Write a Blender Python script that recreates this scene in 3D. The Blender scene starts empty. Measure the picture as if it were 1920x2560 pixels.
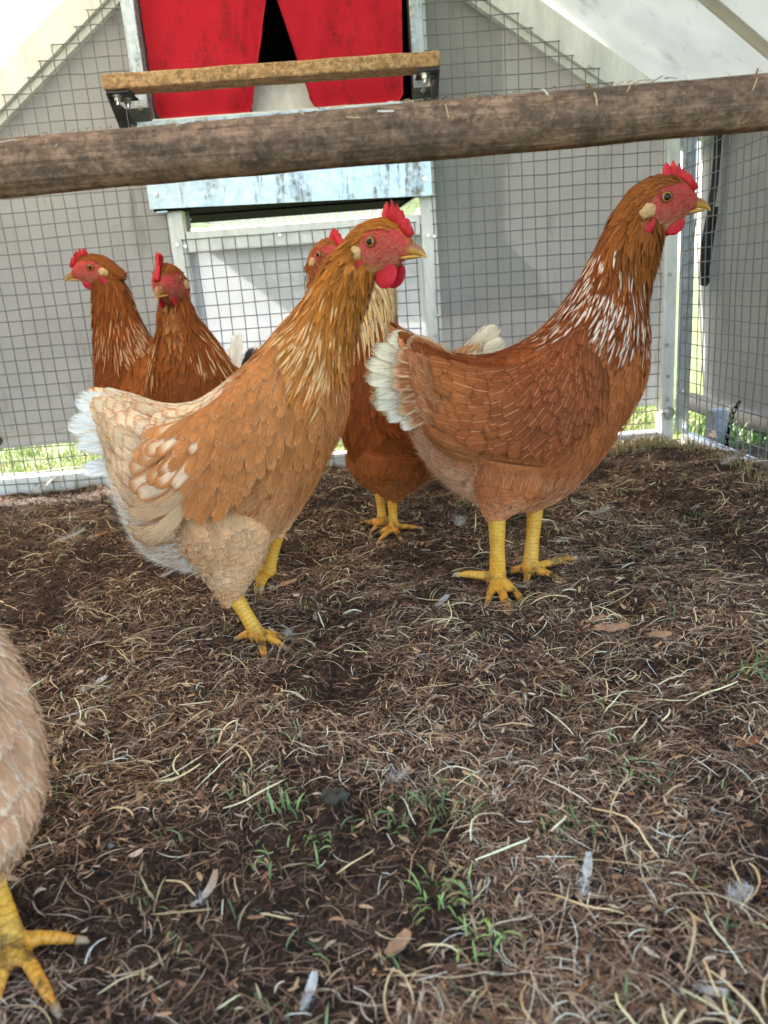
import bpy, bmesh, math, random
import numpy as np
from mathutils import Vector, Matrix

SC = bpy.context.scene
COL = SC.collection

# ---------------------------------------------------------------- camera
cam_d = bpy.data.cameras.new('camera')
cam = bpy.data.objects.new('camera', cam_d)
COL.objects.link(cam)
CA = Vector((0.996, -0.0413, -0.0745)); CC = Vector((0.0193, 0.9622, -0.2717))
CC.normalize(); CA = (CA - CC * CA.dot(CC)).normalized(); CB = CA.cross(CC)
M = Matrix((CA, CB, -CC)).transposed().to_4x4()
M.translation = Vector((0, 0, .35))
cam.matrix_world = M
cam_d.sensor_fit = 'VERTICAL'
cam_d.sensor_height = 7.6; cam_d.sensor_width = 5.7
cam_d.lens = 7.6 * 1923 / 2560
cam_d.clip_start = .02; cam_d.clip_end = 900
cam_d.dof.use_dof = True; cam_d.dof.focus_distance = .86; cam_d.dof.aperture_fstop = 2.0
SC.camera = cam

# ---------------------------------------------------------------- daylight
SUN_EL, SUN_AZ = 26.0, -33.0          # azimuth from +Y (away from the camera), negative = to the left
sd = Vector((math.sin(math.radians(SUN_AZ)) * math.cos(math.radians(SUN_EL)),
             math.cos(math.radians(SUN_AZ)) * math.cos(math.radians(SUN_EL)), math.sin(math.radians(SUN_EL))))
w = bpy.data.worlds.new('World'); SC.world = w; w.use_nodes = True
nt = w.node_tree
sky = nt.nodes.new('ShaderNodeTexSky'); sky.sky_type = 'NISHITA'; sky.sun_disc = False
sky.sun_elevation = math.radians(SUN_EL); sky.sun_rotation = math.radians(SUN_AZ)
sky.air_density = 1.0; sky.dust_density = 1.6
bg = nt.nodes['Background']; bg.inputs['Strength'].default_value = .15
nt.links.new(sky.outputs['Color'], bg.inputs['Color'])
sl = bpy.data.lights.new('sun', 'SUN'); sl.energy = 4.6; sl.angle = math.radians(.5); sl.color = (1, .94, .84)
so = bpy.data.objects.new('sun', sl); COL.objects.link(so); so.location = sd * 20
so.rotation_euler = (-sd).to_track_quat('-Z', 'Y').to_euler()
SC.view_settings.view_transform = 'Standard'; SC.view_settings.look = 'None'
SC.view_settings.exposure = 2.62; SC.view_settings.gamma = 1.0; SC.view_settings.use_curve_mapping = False
SC.render.engine = 'CYCLES'
SC.cycles.use_denoising = True
SC.cycles.max_bounces = 8; SC.cycles.diffuse_bounces = 4; SC.cycles.transmission_bounces = 5
SC.cycles.sample_clamp_indirect = 6; SC.cycles.transparent_max_bounces = 24

# ---------------------------------------------------------------- helpers
def lin(r, g, b):
    f = lambda c: (c / 255 / 12.92) if c / 255 <= .04045 else ((c / 255 + .055) / 1.055) ** 2.4
    return np.array((f(r), f(g), f(b)))

RNG = np.random.default_rng(7)

def tag(o, label=None, cat=None, group=None, kind=None):
    if label: o['label'] = label
    if cat: o['category'] = cat
    if group: o['group'] = group
    if kind: o['kind'] = kind
    return o

def link(name, me, mat=None, parent=None, smooth=False):
    o = bpy.data.objects.new(name, me); COL.objects.link(o)
    if mat is not None:
        for m_ in (mat if isinstance(mat, (list, tuple)) else [mat]): me.materials.append(m_)
    if parent is not None: o.parent = parent
    if smooth and len(me.polygons):
        me.polygons.foreach_set('use_smooth', np.ones(len(me.polygons), dtype=bool))
    return o

def empty(name, loc=(0, 0, 0), rz=0.):
    o = bpy.data.objects.new(name, None); COL.objects.link(o)
    o.location = loc; o.rotation_euler = (0, 0, rz); o.empty_display_size = .02
    return o

def mesh_np(name, V, F, attrs=None):
    """V (n,3), F (m,3|4) numpy -> mesh; attrs: name -> (type, array)"""
    V = np.ascontiguousarray(V, dtype=np.float32).reshape(-1, 3); F = np.ascontiguousarray(F, dtype=np.int32)
    me = bpy.data.meshes.new(name)
    me.vertices.add(len(V)); me.vertices.foreach_set('co', V.ravel())
    k = F.shape[1]
    me.loops.add(F.size); me.loops.foreach_set('vertex_index', F.ravel())
    me.polygons.add(len(F))
    me.polygons.foreach_set('loop_start', np.arange(0, F.size, k, dtype=np.int32))
    me.polygons.foreach_set('loop_total', np.full(len(F), k, dtype=np.int32))
    me.update(calc_edges=True)
    if attrs: set_attrs(me, attrs)
    return me

def set_attrs(me, attrs):
    for nme, (ty, a) in attrs.items():
        at = me.attributes.new(nme, ty, 'POINT')
        a = np.ascontiguousarray(a, dtype=np.float32)
        if ty == 'FLOAT_COLOR':
            a = a.reshape(-1, a.shape[-1])
            if a.shape[1] == 3: a = np.concatenate([a, np.ones((len(a), 1), np.float32)], 1)
            at.data.foreach_set('color', np.ascontiguousarray(a, dtype=np.float32).ravel())
        elif ty == 'FLOAT_VECTOR': at.data.foreach_set('vector', a.ravel())
        else: at.data.foreach_set('value', a.ravel())

class MB:
    """collects simple solids into ONE mesh"""
    def __init__(s): s.bm = bmesh.new()
    def box(s, x0, x1, y0, y1, z0, z1, bev=0.):
        r = bmesh.ops.create_cube(s.bm, size=1.)
        for v in r['verts']:
            v.co = Vector(((x0 + x1) / 2 + v.co.x * (x1 - x0), (y0 + y1) / 2 + v.co.y * (y1 - y0), (z0 + z1) / 2 + v.co.z * (z1 - z0)))
        if bev > 0:
            es = list({e for v in r['verts'] for e in v.link_edges})
            bmesh.ops.bevel(s.bm, geom=es, offset=bev, segments=2, profile=.5, affect='EDGES')
        return s
    def prism(s, pts, axis, a0, a1):
        """pts 2D outline extruded along axis ('x','y','z') from a0 to a1"""
        def mk(p, a):
            return {'x': (a, p[0], p[1]), 'y': (p[0], a, p[1]), 'z': (p[0], p[1], a)}[axis]
        v0 = [s.bm.verts.new(mk(p, a0)) for p in pts]; v1 = [s.bm.verts.new(mk(p, a1)) for p in pts]
        n = len(pts)
        s.bm.faces.new(v0[::-1]); s.bm.faces.new(v1)
        for i in range(n): s.bm.faces.new((v0[i], v0[(i + 1) % n], v1[(i + 1) % n], v1[i]))
        return s
    def cyl(s, p0, p1, r0, r1=None, n=12, caps=True):
        r1 = r0 if r1 is None else r1
        p0, p1 = Vector(p0), Vector(p1); d = (p1 - p0).normalized()
        a = d.orthogonal().normalized(); b = d.cross(a)
        A_ = [s.bm.verts.new(p0 + (a * math.cos(t) + b * math.sin(t)) * r0) for t in [2 * math.pi * i / n for i in range(n)]]
        B_ = [s.bm.verts.new(p1 + (a * math.cos(t) + b * math.sin(t)) * r1) for t in [2 * math.pi * i / n for i in range(n)]]
        for i in range(n): s.bm.faces.new((A_[i], A_[(i + 1) % n], B_[(i + 1) % n], B_[i]))
        if caps: s.bm.faces.new(A_[::-1]); s.bm.faces.new(B_)
        return s
    def tube(s, pts, r, n=8):
        pts = [Vector(p) for p in pts]; rs = r if isinstance(r, (list, tuple, np.ndarray)) else [r] * len(pts)
        rings = []; up = None
        for i, p in enumerate(pts):
            d = (pts[min(i + 1, len(pts) - 1)] - pts[max(i - 1, 0)]).normalized()
            a = d.orthogonal().normalized() if up is None else (up - d * up.dot(d)).normalized()
            up = a; b = d.cross(a)
            rings.append([s.bm.verts.new(p + (a * math.cos(t) + b * math.sin(t)) * rs[i]) for t in [2 * math.pi * j / n for j in range(n)]])
        for i in range(len(rings) - 1):
            for j in range(n): s.bm.faces.new((rings[i][j], rings[i][(j + 1) % n], rings[i + 1][(j + 1) % n], rings[i + 1][j]))
        s.bm.faces.new(rings[0][::-1]); s.bm.faces.new(rings[-1])
        return s
    def build(s, name, mat, parent=None, smooth=False):
        bmesh.ops.recalc_face_normals(s.bm, faces=s.bm.faces[:])
        me = bpy.data.meshes.new(name); s.bm.to_mesh(me); s.bm.free()
        return link(name, me, mat, parent, smooth)

# value noise on arrays
_perm = RNG.random((64, 64))
def vnoise(x, y, sc, seed=0):
    x = np.asarray(x) / sc + seed * 17.3; y = np.asarray(y) / sc + seed * 9.1
    xi = np.floor(x).astype(int); yi = np.floor(y).astype(int); fx = x - xi; fy = y - yi
    fx = fx * fx * (3 - 2 * fx); fy = fy * fy * (3 - 2 * fy)
    g = lambda a, b: _perm[a % 64, b % 64]
    return (g(xi, yi) * (1 - fx) + g(xi + 1, yi) * fx) * (1 - fy) + (g(xi, yi + 1) * (1 - fx) + g(xi + 1, yi + 1) * fx) * fy

# ---------------------------------------------------------------- materials
class NT:
    def __init__(s, name):
        s.m = bpy.data.materials.new(name); s.m.use_nodes = True; s.t = s.m.node_tree
        s.bsdf = s.t.nodes['Principled BSDF']; s.out = s.t.nodes['Material Output']
    def n(s, ty, **kw):
        nd = s.t.nodes.new(ty)
        for k, v in kw.items(): setattr(nd, k, v)
        return nd
    def l(s, a, b): s.t.links.new(a, b)
    def attr(s, name): return s.n('ShaderNodeAttribute', attribute_name=name)
    def noise(s, scale, detail=4, rough=.6, vec=None):
        nd = s.n('ShaderNodeTexNoise'); nd.inputs['Scale'].default_value = scale; nd.inputs['Detail'].default_value = detail
        nd.inputs['Roughness'].default_value = rough
        if vec is not None: s.l(vec, nd.inputs['Vector'])
        return nd
    def ramp(s, fac, stops):
        r = s.n('ShaderNodeValToRGB'); e = r.color_ramp.elements
        while len(e) < len(stops): e.new(.5)
        for i, (p, c) in enumerate(stops):
            e[i].position = p; e[i].color = (*[float(q) for q in c], 1) if len(c) == 3 else c
        s.l(fac, r.inputs['Fac']); return r
    def mix(s, fac, a, b, mode='MIX'):
        m = s.n('ShaderNodeMix', data_type='RGBA', blend_type=mode)
        for sock, v in ((m.inputs[0], fac), (m.inputs[6], a), (m.inputs[7], b)):
            if isinstance(v, (int, float)): sock.default_value = v
            elif isinstance(v, (tuple, list, np.ndarray)): sock.default_value = (*[float(q) for q in v[:3]], 1)
            else: s.l(v, sock)
        return m.outputs[2]
    def math(s, op, a, b=None, clamp=False):
        m = s.n('ShaderNodeMath', operation=op, use_clamp=clamp)
        for i, v in enumerate((a, b)):
            if v is None: continue
            if isinstance(v, (int, float)): m.inputs[i].default_value = v
            else: s.l(v, m.inputs[i])
        return m.outputs[0]
    def coords(s): return s.n('ShaderNodeTexCoord').outputs['Object']
    def stretch(s, vec, sx, sy, sz):
        m = s.n('ShaderNodeMapping'); m.inputs['Scale'].default_value = (sx, sy, sz); s.l(vec, m.inputs['Vector']); return m.outputs[0]
    def bump(s, h, strength=.3, dist=.002):
        b = s.n('ShaderNodeBump'); b.inputs['Strength'].default_value = strength; b.inputs['Distance'].default_value = dist
        s.l(h, b.inputs['Height']); s.l(b.outputs[0], s.bsdf.inputs['Normal']); return b
    def set(s, **kw):
        names = dict(color='Base Color', rough='Roughness', metal='Metallic', spec='Specular IOR Level', sheen='Sheen Weight', coat='Coat Weight', sss='Subsurface Weight')
        for k, v in kw.items():
            i = s.bsdf.inputs[names[k]]
            if isinstance(v, (int, float)): i.default_value = v
            elif isinstance(v, (tuple, list, np.ndarray)): i.default_value = (*[float(q) for q in v[:3]], 1)
            else: s.l(v, i)
        return s

MAT = {}
def simple(name, rgb, rough=.6, metal=0., var=.15, scale=60, bumpd=0.):
    t = NT(name); c = lin(*rgb); n = t.noise(scale, 5, .65, t.coords())
    r = t.ramp(n.outputs[0], [(.3, c * (1 - var)), (.7, np.minimum(c * (1 + var), .95))])
    t.set(color=r.outputs[0], rough=rough, metal=metal)
    if bumpd: t.bump(n.outputs[0], .4, bumpd)
    MAT[name] = t.m; return t.m

def m_translucent(name, rgb, amount, specks=True, weave=0., rough=.7, stain=.3):
    """sheet plastic: diffuse mixed with translucency, small dirt specks that belong to the sheet"""
    t = NT(name); c = lin(*rgb); co = t.coords()
    n = t.noise(9, 5, .6, co); r = t.ramp(n.outputs[0], [(.25, c * .86), (.7, c)])
    colr = r.outputs[0]
    if specks:
        v = t.n('ShaderNodeTexVoronoi'); v.inputs['Scale'].default_value = 38; t.l(co, v.inputs['Vector'])
        n2 = t.noise(6, 3, .5, co)
        rad = t.math('MULTIPLY', n2.outputs[0], .09)
        f = t.math('LESS_THAN', v.outputs['Distance'], t.math('SUBTRACT', rad, .012))
        colr = t.mix(t.math('MULTIPLY', f, .75), colr, lin(70, 55, 40))
        n3 = t.noise(14, 6, .75, t.stretch(co, 1.6, 1.6, .35)); f3 = t.ramp(n3.outputs[0], [(.56, (0, 0, 0)), (.75, (1, 1, 1))])
        colr = t.mix(t.math('MULTIPLY', f3.outputs[0], stain), colr, lin(120, 108, 92))
    t.set(color=colr, rough=rough, spec=.3)
    tr = t.n('ShaderNodeBsdfTranslucent'); t.l(colr, tr.inputs['Color'])
    mx = t.n('ShaderNodeMixShader'); mx.inputs[0].default_value = amount
    t.l(t.bsdf.outputs[0], mx.inputs[1]); t.l(tr.outputs[0], mx.inputs[2]); t.l(mx.outputs[0], t.out.inputs['Surface'])
    w1 = t.n('ShaderNodeTexChecker'); w1.inputs['Scale'].default_value = 700; t.l(co, w1.inputs['Vector'])
    n4 = t.noise(5, 3, .5, co)
    h = t.math('ADD', t.math('MULTIPLY', w1.outputs['Fac'], weave), t.math('MULTIPLY', n4.outputs[0], 4.))
    t.bump(h, .25, .002)
    MAT[name] = t.m; return t.m

m_translucent('white_tarp', (244, 240, 230), .52, True, .25)
m_translucent('grey_curtain', (180, 179, 179), .26, True, .2, .7, .55)
m_translucent('seam_tape', (232, 227, 214), .72, False, .1)
simple('shade_black', (9, 10, 13), .9, 0., .2, 40); MAT['shade_black'].node_tree.nodes['Principled BSDF'].inputs['Specular IOR Level'].default_value = .06  # near-black puts the shade inside and under the nest box into the colour
m_translucent('white_plastic', (214, 216, 220), .35, True, 0., .45)
simple('wire', (128, 130, 132), .45, .5, .15, 90)
simple('dark_steel', (70, 70, 72), .45, .6, .3, 40)
simple('black_web', (22, 22, 23), .8, 0, .3, 300, .0006)
simple('black_rubber', (13, 13, 13), .85, 0, .2); MAT['black_rubber'].node_tree.nodes['Principled BSDF'].inputs['Specular IOR Level'].default_value = .12
simple('grey_block', (128, 128, 132), .8, 0, .2)
simple('bolt_steel', (205, 205, 200), .3, .9, .1)
simple('white_down', (236, 234, 236), .8, 0, .05)
simple('petal', (226, 196, 170), .7, 0, .08)
simple('chip', (166, 124, 90), .85, 0, .35, 140, .001)
simple('dropping', (62, 56, 44), .8, 0, .3, 200, .001)

def m_aluminium():
    t = NT('aluminium'); co = t.coords()
    n = t.noise(40, 6, .7, t.stretch(co, 1, 1, .25)); n2 = t.noise(220, 3, .6, co)
    c = t.ramp(n.outputs[0], [(.3, lin(206, 206, 203)), (.62, lin(236, 236, 233)), (.8, lin(182, 172, 156))])
    sp = t.ramp(n2.outputs[0], [(.66, (0, 0, 0)), (.74, (1, 1, 1))])
    t.set(color=t.mix(t.math('MULTIPLY', sp.outputs[0], .35), c.outputs[0], lin(120, 105, 85)), rough=.5, metal=.12)
    t.bump(n.outputs[0], .15, .001); MAT['aluminium'] = t.m
m_aluminium()

def m_galv():
    t = NT('galvanised_steel'); co = t.coords()
    v = t.n('ShaderNodeTexVoronoi'); v.inputs['Scale'].default_value = 95; t.l(co, v.inputs['Vector'])
    sp = t.ramp(v.outputs['Color'], [(.0, lin(164, 180, 196)), (1., lin(196, 208, 218))])
    n = t.noise(16, 7, .75, t.stretch(co, 2.2, 1, .22))          # runs of dried dirt
    n2 = t.noise(130, 4, .7, co)
    dirt = t.math('MULTIPLY', t.ramp(n.outputs[0], [(.50, (0, 0, 0)), (.60, (1, 1, 1))]).outputs[0],
                  t.ramp(n2.outputs[0], [(.42, (.15, .15, .15)), (.6, (1, 1, 1))]).outputs[0])
    c = t.mix(t.math('MULTIPLY', dirt, .72), sp.outputs[0], lin(112, 102, 86))
    t.set(color=c, rough=t.math('ADD', t.math('MULTIPLY', dirt, .3), .32), metal=.55)
    MAT['galvanised_steel'] = t.m
m_galv()

def m_redflap():
    t = NT('red_vinyl'); co = t.coords()
    ck = t.n('ShaderNodeTexVoronoi'); ck.inputs['Scale'].default_value = 230; t.l(co, ck.inputs['Vector']); ck.inputs['Randomness'].default_value = .0
    dots = t.ramp(ck.outputs['Distance'], [(.1, lin(202, 36, 54)), (.55, lin(176, 20, 40))])
    n = t.noise(18, 7, .75, t.stretch(co, 1.5, 1, .8)); d = t.ramp(n.outputs[0], [(.50, (0, 0, 0)), (.60, (1, 1, 1))])
    n2 = t.noise(260, 3, .7, co); g = t.ramp(n2.outputs[0], [(.38, (.1, .1, .1)), (.56, (1, 1, 1))])
    dirt = t.math('MULTIPLY', t.math('MULTIPLY', d.outputs[0], g.outputs[0]), .55)
    n3 = t.noise(4, 2, .5, co)
    base = t.mix(t.math('MULTIPLY', n3.outputs[0], .35), dots.outputs[0], lin(204, 44, 62))
    t.set(color=t.mix(dirt, base, lin(70, 30, 28)), rough=.6, spec=.12)
    t.bump(ck.outputs['Distance'], .35, .0008); MAT['red_vinyl'] = t.m
m_redflap()

def m_wood(name, light, mid, dark, grime, grain=(3, 60, 60), grime_lo=.5, bumpd=.002):
    t = NT(name); co = t.coords()
    n = t.noise(6, 7, .7, t.stretch(co, *grain))
    c = t.ramp(n.outputs[0], [(.3, lin(*dark)), (.5, lin(*mid)), (.72, lin(*light))])
    n2 = t.noise(26, 8, .78, t.stretch(co, .55, 1, 1)); g = t.ramp(n2.outputs[0], [(grime_lo, (0, 0, 0)), (grime_lo + .14, (1, 1, 1))])
    n6 = t.noise(75, 6, .8, co); g6 = t.ramp(n6.outputs[0], [(.46, (0, 0, 0)), (.54, (1, 1, 1))])
    n3 = t.noise(170, 5, .75, co); g3 = t.ramp(n3.outputs[0], [(.5, (0, 0, 0)), (.62, (1, 1, 1))])
    n5 = t.noise(9, 6, .8, co); wv = t.ramp(n5.outputs[0], [(.60, (0, 0, 0)), (.72, (1, 1, 1))])   # pale droppings rubbed in
    c1 = t.mix(t.math('MULTIPLY', g.outputs[0], .6), c.outputs[0], lin(*grime)); c1 = t.mix(t.math('MULTIPLY', g6.outputs[0], .5), c1, lin(*[q * .8 for q in grime]))
    c2 = t.mix(t.math('MULTIPLY', g3.outputs[0], .45), c1, lin(*[q * .6 for q in grime]))
    n8 = t.noise(48, 5, .8, t.stretch(co, 1, .5, .5)); wv2 = t.ramp(n8.outputs[0], [(.5, (0, 0, 0)), (.66, (1, 1, 1))])
    c3 = t.mix(t.math('MULTIPLY', t.math('MULTIPLY', wv.outputs[0], wv2.outputs[0]), .75), c2, lin(196, 186, 178))
    t.set(color=c3, rough=.85, spec=.2)
    h = t.math('ADD', t.math('MULTIPLY', n.outputs[0], 1.2), n3.outputs[0])
    t.bump(h, .6, bumpd); MAT[name] = t.m
m_wood('pole_wood', (186, 148, 122), (164, 126, 102), (116, 88, 70), (78, 64, 54), (1.6, 60, 60), .44, .006)
m_wood('plank_wood', (216, 178, 138), (204, 164, 122), (184, 142, 100), (112, 86, 62), (3, 40, 40), .52, .0015)

def m_vcol(name, rough=.6, spec=.4, sss=0., bump_scale=300, bumpd=.0008, mottled=.18, coat=0.):
    t = NT(name); a = t.attr('col'); co = t.coords()
    n = t.noise(bump_scale, 4, .7, co)
    m = t.ramp(n.outputs[0], [(.3, (1 - mottled,) * 3), (.7, (1 + mottled * .6,) * 3)])
    t.set(color=t.mix(1., a.outputs['Color'], m.outputs[0], 'MULTIPLY'), rough=rough, spec=spec, coat=coat)
    if sss:
        t.set(sss=sss); t.bsdf.inputs['Subsurface Radius'].default_value = (1, .35, .2); t.bsdf.inputs['Subsurface Scale'].default_value = .004
    if bumpd: t.bump(n.outputs[0], .5, bumpd)
    MAT[name] = t.m
m_vcol('hen_body', .66, .2, .0, 420, .0012, .3)
m_vcol('comb_skin', .52, .28, .2, 480, .0016, .34)
m_vcol('beak_horn', .32, .5, .1, 200, .0003, .12)
m_vcol('eye_gloss', .12, .4, 0, 400, 0., .08, 0.)
m_vcol('fibre', .85, .2, 0, 300, 0., .2)
m_vcol('green_blade', .55, .35, 0, 200, 0., .15)

def m_scales():                                                    # shank scutes: bands along the shank come from attribute 'leg'
    t = NT('leg_scales'); a = t.attr('col'); lg = t.attr('leg')
    sx = t.n('ShaderNodeSeparateXYZ'); t.l(lg.outputs['Vector'], sx.inputs[0])
    fr = t.math('FRACT', t.math('ADD', t.math('MULTIPLY', sx.outputs[0], 215.), t.math('MULTIPLY', t.noise(150, 2, .5, t.coords()).outputs[0], 1.6)))
    line = t.ramp(fr, [(.0, (.46, .40, .34)), (.16, (1,) * 3), (.9, (1.05,) * 3), (1., (.62, .56, .5))])
    co = t.coords(); n = t.noise(330, 4, .7, co); n2 = t.noise(60, 5, .7, co)
    mud = t.ramp(n2.outputs[0], [(.46, (0, 0, 0)), (.60, (1, 1, 1))])
    v = t.mix(1., a.outputs['Color'], t.ramp(n.outputs[0], [(.3, (.86,) * 3), (.7, (1.06,) * 3)]).outputs[0], 'MULTIPLY')
    vo = t.n('ShaderNodeTexVoronoi', feature='DISTANCE_TO_EDGE'); vo.inputs['Scale'].default_value = 420; t.l(t.stretch(co, 1, 1, .75), vo.inputs['Vector'])
    ve = t.ramp(vo.outputs['Distance'], [(.0, lin(150, 92, 40) * 1.), (.10, (1, 1, 1))]); v = t.mix(.22, v, t.mix(1., v, ve.outputs[0], 'MULTIPLY'))
    v = t.mix(.62, v, t.mix(1., v, line.outputs[0], 'MULTIPLY'))
    low = t.math('MULTIPLY', mud.outputs[0], t.math('ADD', sx.outputs[1], .12))
    t.set(color=t.mix(low, v, lin(58, 42, 28)), rough=.5, spec=.4)
    t.bump(t.math('ADD', line.outputs[0], t.math('MULTIPLY', n.outputs[0], .4)), .5, .0012)
    MAT['leg_scales'] = t.m
m_scales()

def m_feather():
    """vane colour c1, margin colour c2 (its place set per feather), barbs and shaft from the feather's own u,v"""
    t = NT('feather')
    c1, c2, uv, par = t.attr('c1'), t.attr('c2'), t.attr('fuv'), t.attr('fpar')
    s = t.n('ShaderNodeSeparateXYZ'); t.l(uv.outputs['Vector'], s.inputs[0]); u, v, rnd = s.outputs
    p = t.n('ShaderNodeSeparateXYZ'); t.l(par.outputs['Vector'], p.inputs[0]); thr, soft, shaft = p.outputs
    au = t.math('ABSOLUTE', u)
    cmb = t.n('ShaderNodeCombineXYZ')
    t.l(t.math('SUBTRACT', t.math('MULTIPLY', v, 15.), t.math('MULTIPLY', au, 7.)), cmb.inputs[0])
    t.l(t.math('MULTIPLY', u, 1.3), cmb.inputs[1]); t.l(t.math('MULTIPLY', rnd, 91.), cmb.inputs[2])
    nb = t.noise(1., 3, .7, cmb.outputs[0])
    e = t.math('MAXIMUM', au, t.math('POWER', v, 4.))
    e = t.math('ADD', e, t.math('MULTIPLY', t.math('SUBTRACT', nb.outputs[0], .5), .35))
    mr = t.n('ShaderNodeMapRange', interpolation_type='SMOOTHSTEP')
    t.l(e, mr.inputs['Value']); t.l(t.math('SUBTRACT', thr, soft), mr.inputs['From Min']); t.l(t.math('ADD', thr, soft), mr.inputs['From Max'])
    c = t.mix(mr.outputs['Result'], c1.outputs['Color'], c2.outputs['Color'])
    barb = t.ramp(nb.outputs[0], [(.25, (.66,) * 3), (.52, (1.,) * 3), (.78, (1.24,) * 3)])
    c = t.mix(1., c, barb.outputs[0], 'MULTIPLY')
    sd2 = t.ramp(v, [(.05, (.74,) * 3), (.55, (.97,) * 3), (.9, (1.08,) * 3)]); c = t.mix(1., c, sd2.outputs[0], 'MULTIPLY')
    big = t.noise(24, 3, .55, t.coords()); bg_ = t.ramp(big.outputs[0], [(.3, (.84,) * 3), (.7, (1.12,) * 3)]); c = t.mix(1., c, bg_.outputs[0], 'MULTIPLY')
    rv = t.n('ShaderNodeMapRange'); t.l(rnd, rv.inputs['Value']); rv.inputs['To Min'].default_value = .88; rv.inputs['To Max'].default_value = 1.10
    c = t.mix(1., c, rv.outputs['Result'], 'MULTIPLY')
    sh = t.math('MULTIPLY', t.math('LESS_THAN', au, .05), t.math('MULTIPLY', shaft, .6))
    c = t.mix(sh, c, lin(222, 168, 122))
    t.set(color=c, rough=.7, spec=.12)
    tr = t.n('ShaderNodeBsdfTranslucent'); t.l(c, tr.inputs['Color'])
    mx = t.n('ShaderNodeMixShader'); mx.inputs[0].default_value = .18
    t.l(t.bsdf.outputs[0], mx.inputs[1]); t.l(tr.outputs[0], mx.inputs[2])
    # the vane frays into loose barbs along its margin
    cf = t.n('ShaderNodeCombineXYZ')
    t.l(t.math('SUBTRACT', t.math('MULTIPLY', v, 24.), t.math('MULTIPLY', au, 11.)), cf.inputs[0])
    t.l(t.math('MULTIPLY', u, .8), cf.inputs[1]); t.l(t.math('MULTIPLY', rnd, 57.), cf.inputs[2])
    nf = t.noise(1., 2, .6, cf.outputs[0])
    ee = t.math('MAXIMUM', au, t.math('POWER', v, 3.))
    fm = t.n('ShaderNodeMapRange', interpolation_type='SMOOTHSTEP')
    t.l(t.math('ADD', ee, t.math('MULTIPLY', t.math('SUBTRACT', nf.outputs[0], .5), .75)), fm.inputs['Value']); fm.inputs['From Min'].default_value = .74; fm.inputs['From Max'].default_value = 1.06
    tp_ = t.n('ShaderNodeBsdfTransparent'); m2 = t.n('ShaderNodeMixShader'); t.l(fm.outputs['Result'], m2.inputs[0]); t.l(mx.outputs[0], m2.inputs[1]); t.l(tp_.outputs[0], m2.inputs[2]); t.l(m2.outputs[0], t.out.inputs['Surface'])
    t.bump(nb.outputs[0], .35, .0007)
    MAT['feather'] = t.m
m_feather()

def m_soil():
    t = NT('soil'); co = t.coords()
    n = t.noise(18, 6, .7, co); n2 = t.noise(330, 5, .8, co); n3 = t.noise(70, 6, .75, co)
    c = t.ramp(n.outputs[0], [(.3, lin(56, 41, 32)), (.6, lin(80, 60, 46)), (.8, lin(102, 79, 61))])
    g = t.ramp(n2.outputs[0], [(.35, (.55,) * 3), (.6, (1.1,) * 3), (.8, (1.7,) * 3)])
    t.set(color=t.mix(1., c.outputs[0], g.outputs[0], 'MULTIPLY'), rough=.95, spec=.15)
    t.bump(t.math('ADD', n2.outputs[0], t.math('MULTIPLY', n3.outputs[0], 2.)), .8, .004); MAT['soil'] = t.m
m_soil()
def m_lawn():
    t = NT('lawn'); co = t.coords()
    n = t.noise(5, 6, .7, co); n2 = t.noise(90, 5, .75, co)
    c = t.ramp(n.outputs[0], [(.3, lin(104, 122, 66)), (.6, lin(138, 150, 88)), (.8, lin(164, 164, 112))])
    g = t.ramp(n2.outputs[0], [(.3, (.6,) * 3), (.7, (1.25,) * 3)])
    t.set(color=t.mix(1., c.outputs[0], g.outputs[0], 'MULTIPLY'), rough=.9, spec=.2)
    t.bump(n2.outputs[0], .8, .01); MAT['lawn'] = t.m
m_lawn()
# ================================================================ ground
WY = 1.616                                  # inner face of the wired end wall
XR, XL = .665, -.86                         # the two side walls
FEET = [(-.12, .755), (.14, .84), (.20, .87), (.02, 1.14), (-.47, 1.47), (-.23, 1.22), (-.20, .355)]
def gz(x, y):
    x = np.asarray(x, float); y = np.asarray(y, float)
    h = .016 * (vnoise(x, y, .21, 1) - .5) + .011 * (vnoise(x, y, .07, 2) - .5) + .006 * (vnoise(x, y, .024, 3) - .5)
    for fx_, fy_ in FEET: h = h * (1 - .85 * np.exp(-((x - fx_) ** 2 + (y - fy_) ** 2) / .075 ** 2))
    h = h + .024 * np.clip((x - .42) / .24, 0, 1) ** 1.5 * np.clip((1.58 - y) / .2, 0, 1)
    return h
gx = np.arange(-1.0, .80, .006); gy = np.concatenate([np.arange(-.6, .2, .03), np.arange(.2, 1.64, .006)])
X, Y = np.meshgrid(gx, gy, indexing='ij'); Z = gz(X, Y)
nx, ny = X.shape; I = np.arange(nx * ny).reshape(nx, ny)
F = np.stack([I[:-1, :-1], I[1:, :-1], I[1:, 1:], I[:-1, 1:]], -1).reshape(-1, 4)
link('soil_ground', mesh_np('soil_ground', np.stack([X, Y, Z], -1), F), MAT['soil'], None, True)['kind'] = 'structure'
m = MB(); m.prism([(-400, -400), (400, -400), (400, 400), (-400, 400)], 'z', -.5, -.02)
m.build('lawn', MAT['lawn'])['kind'] = 'structure'

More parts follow.
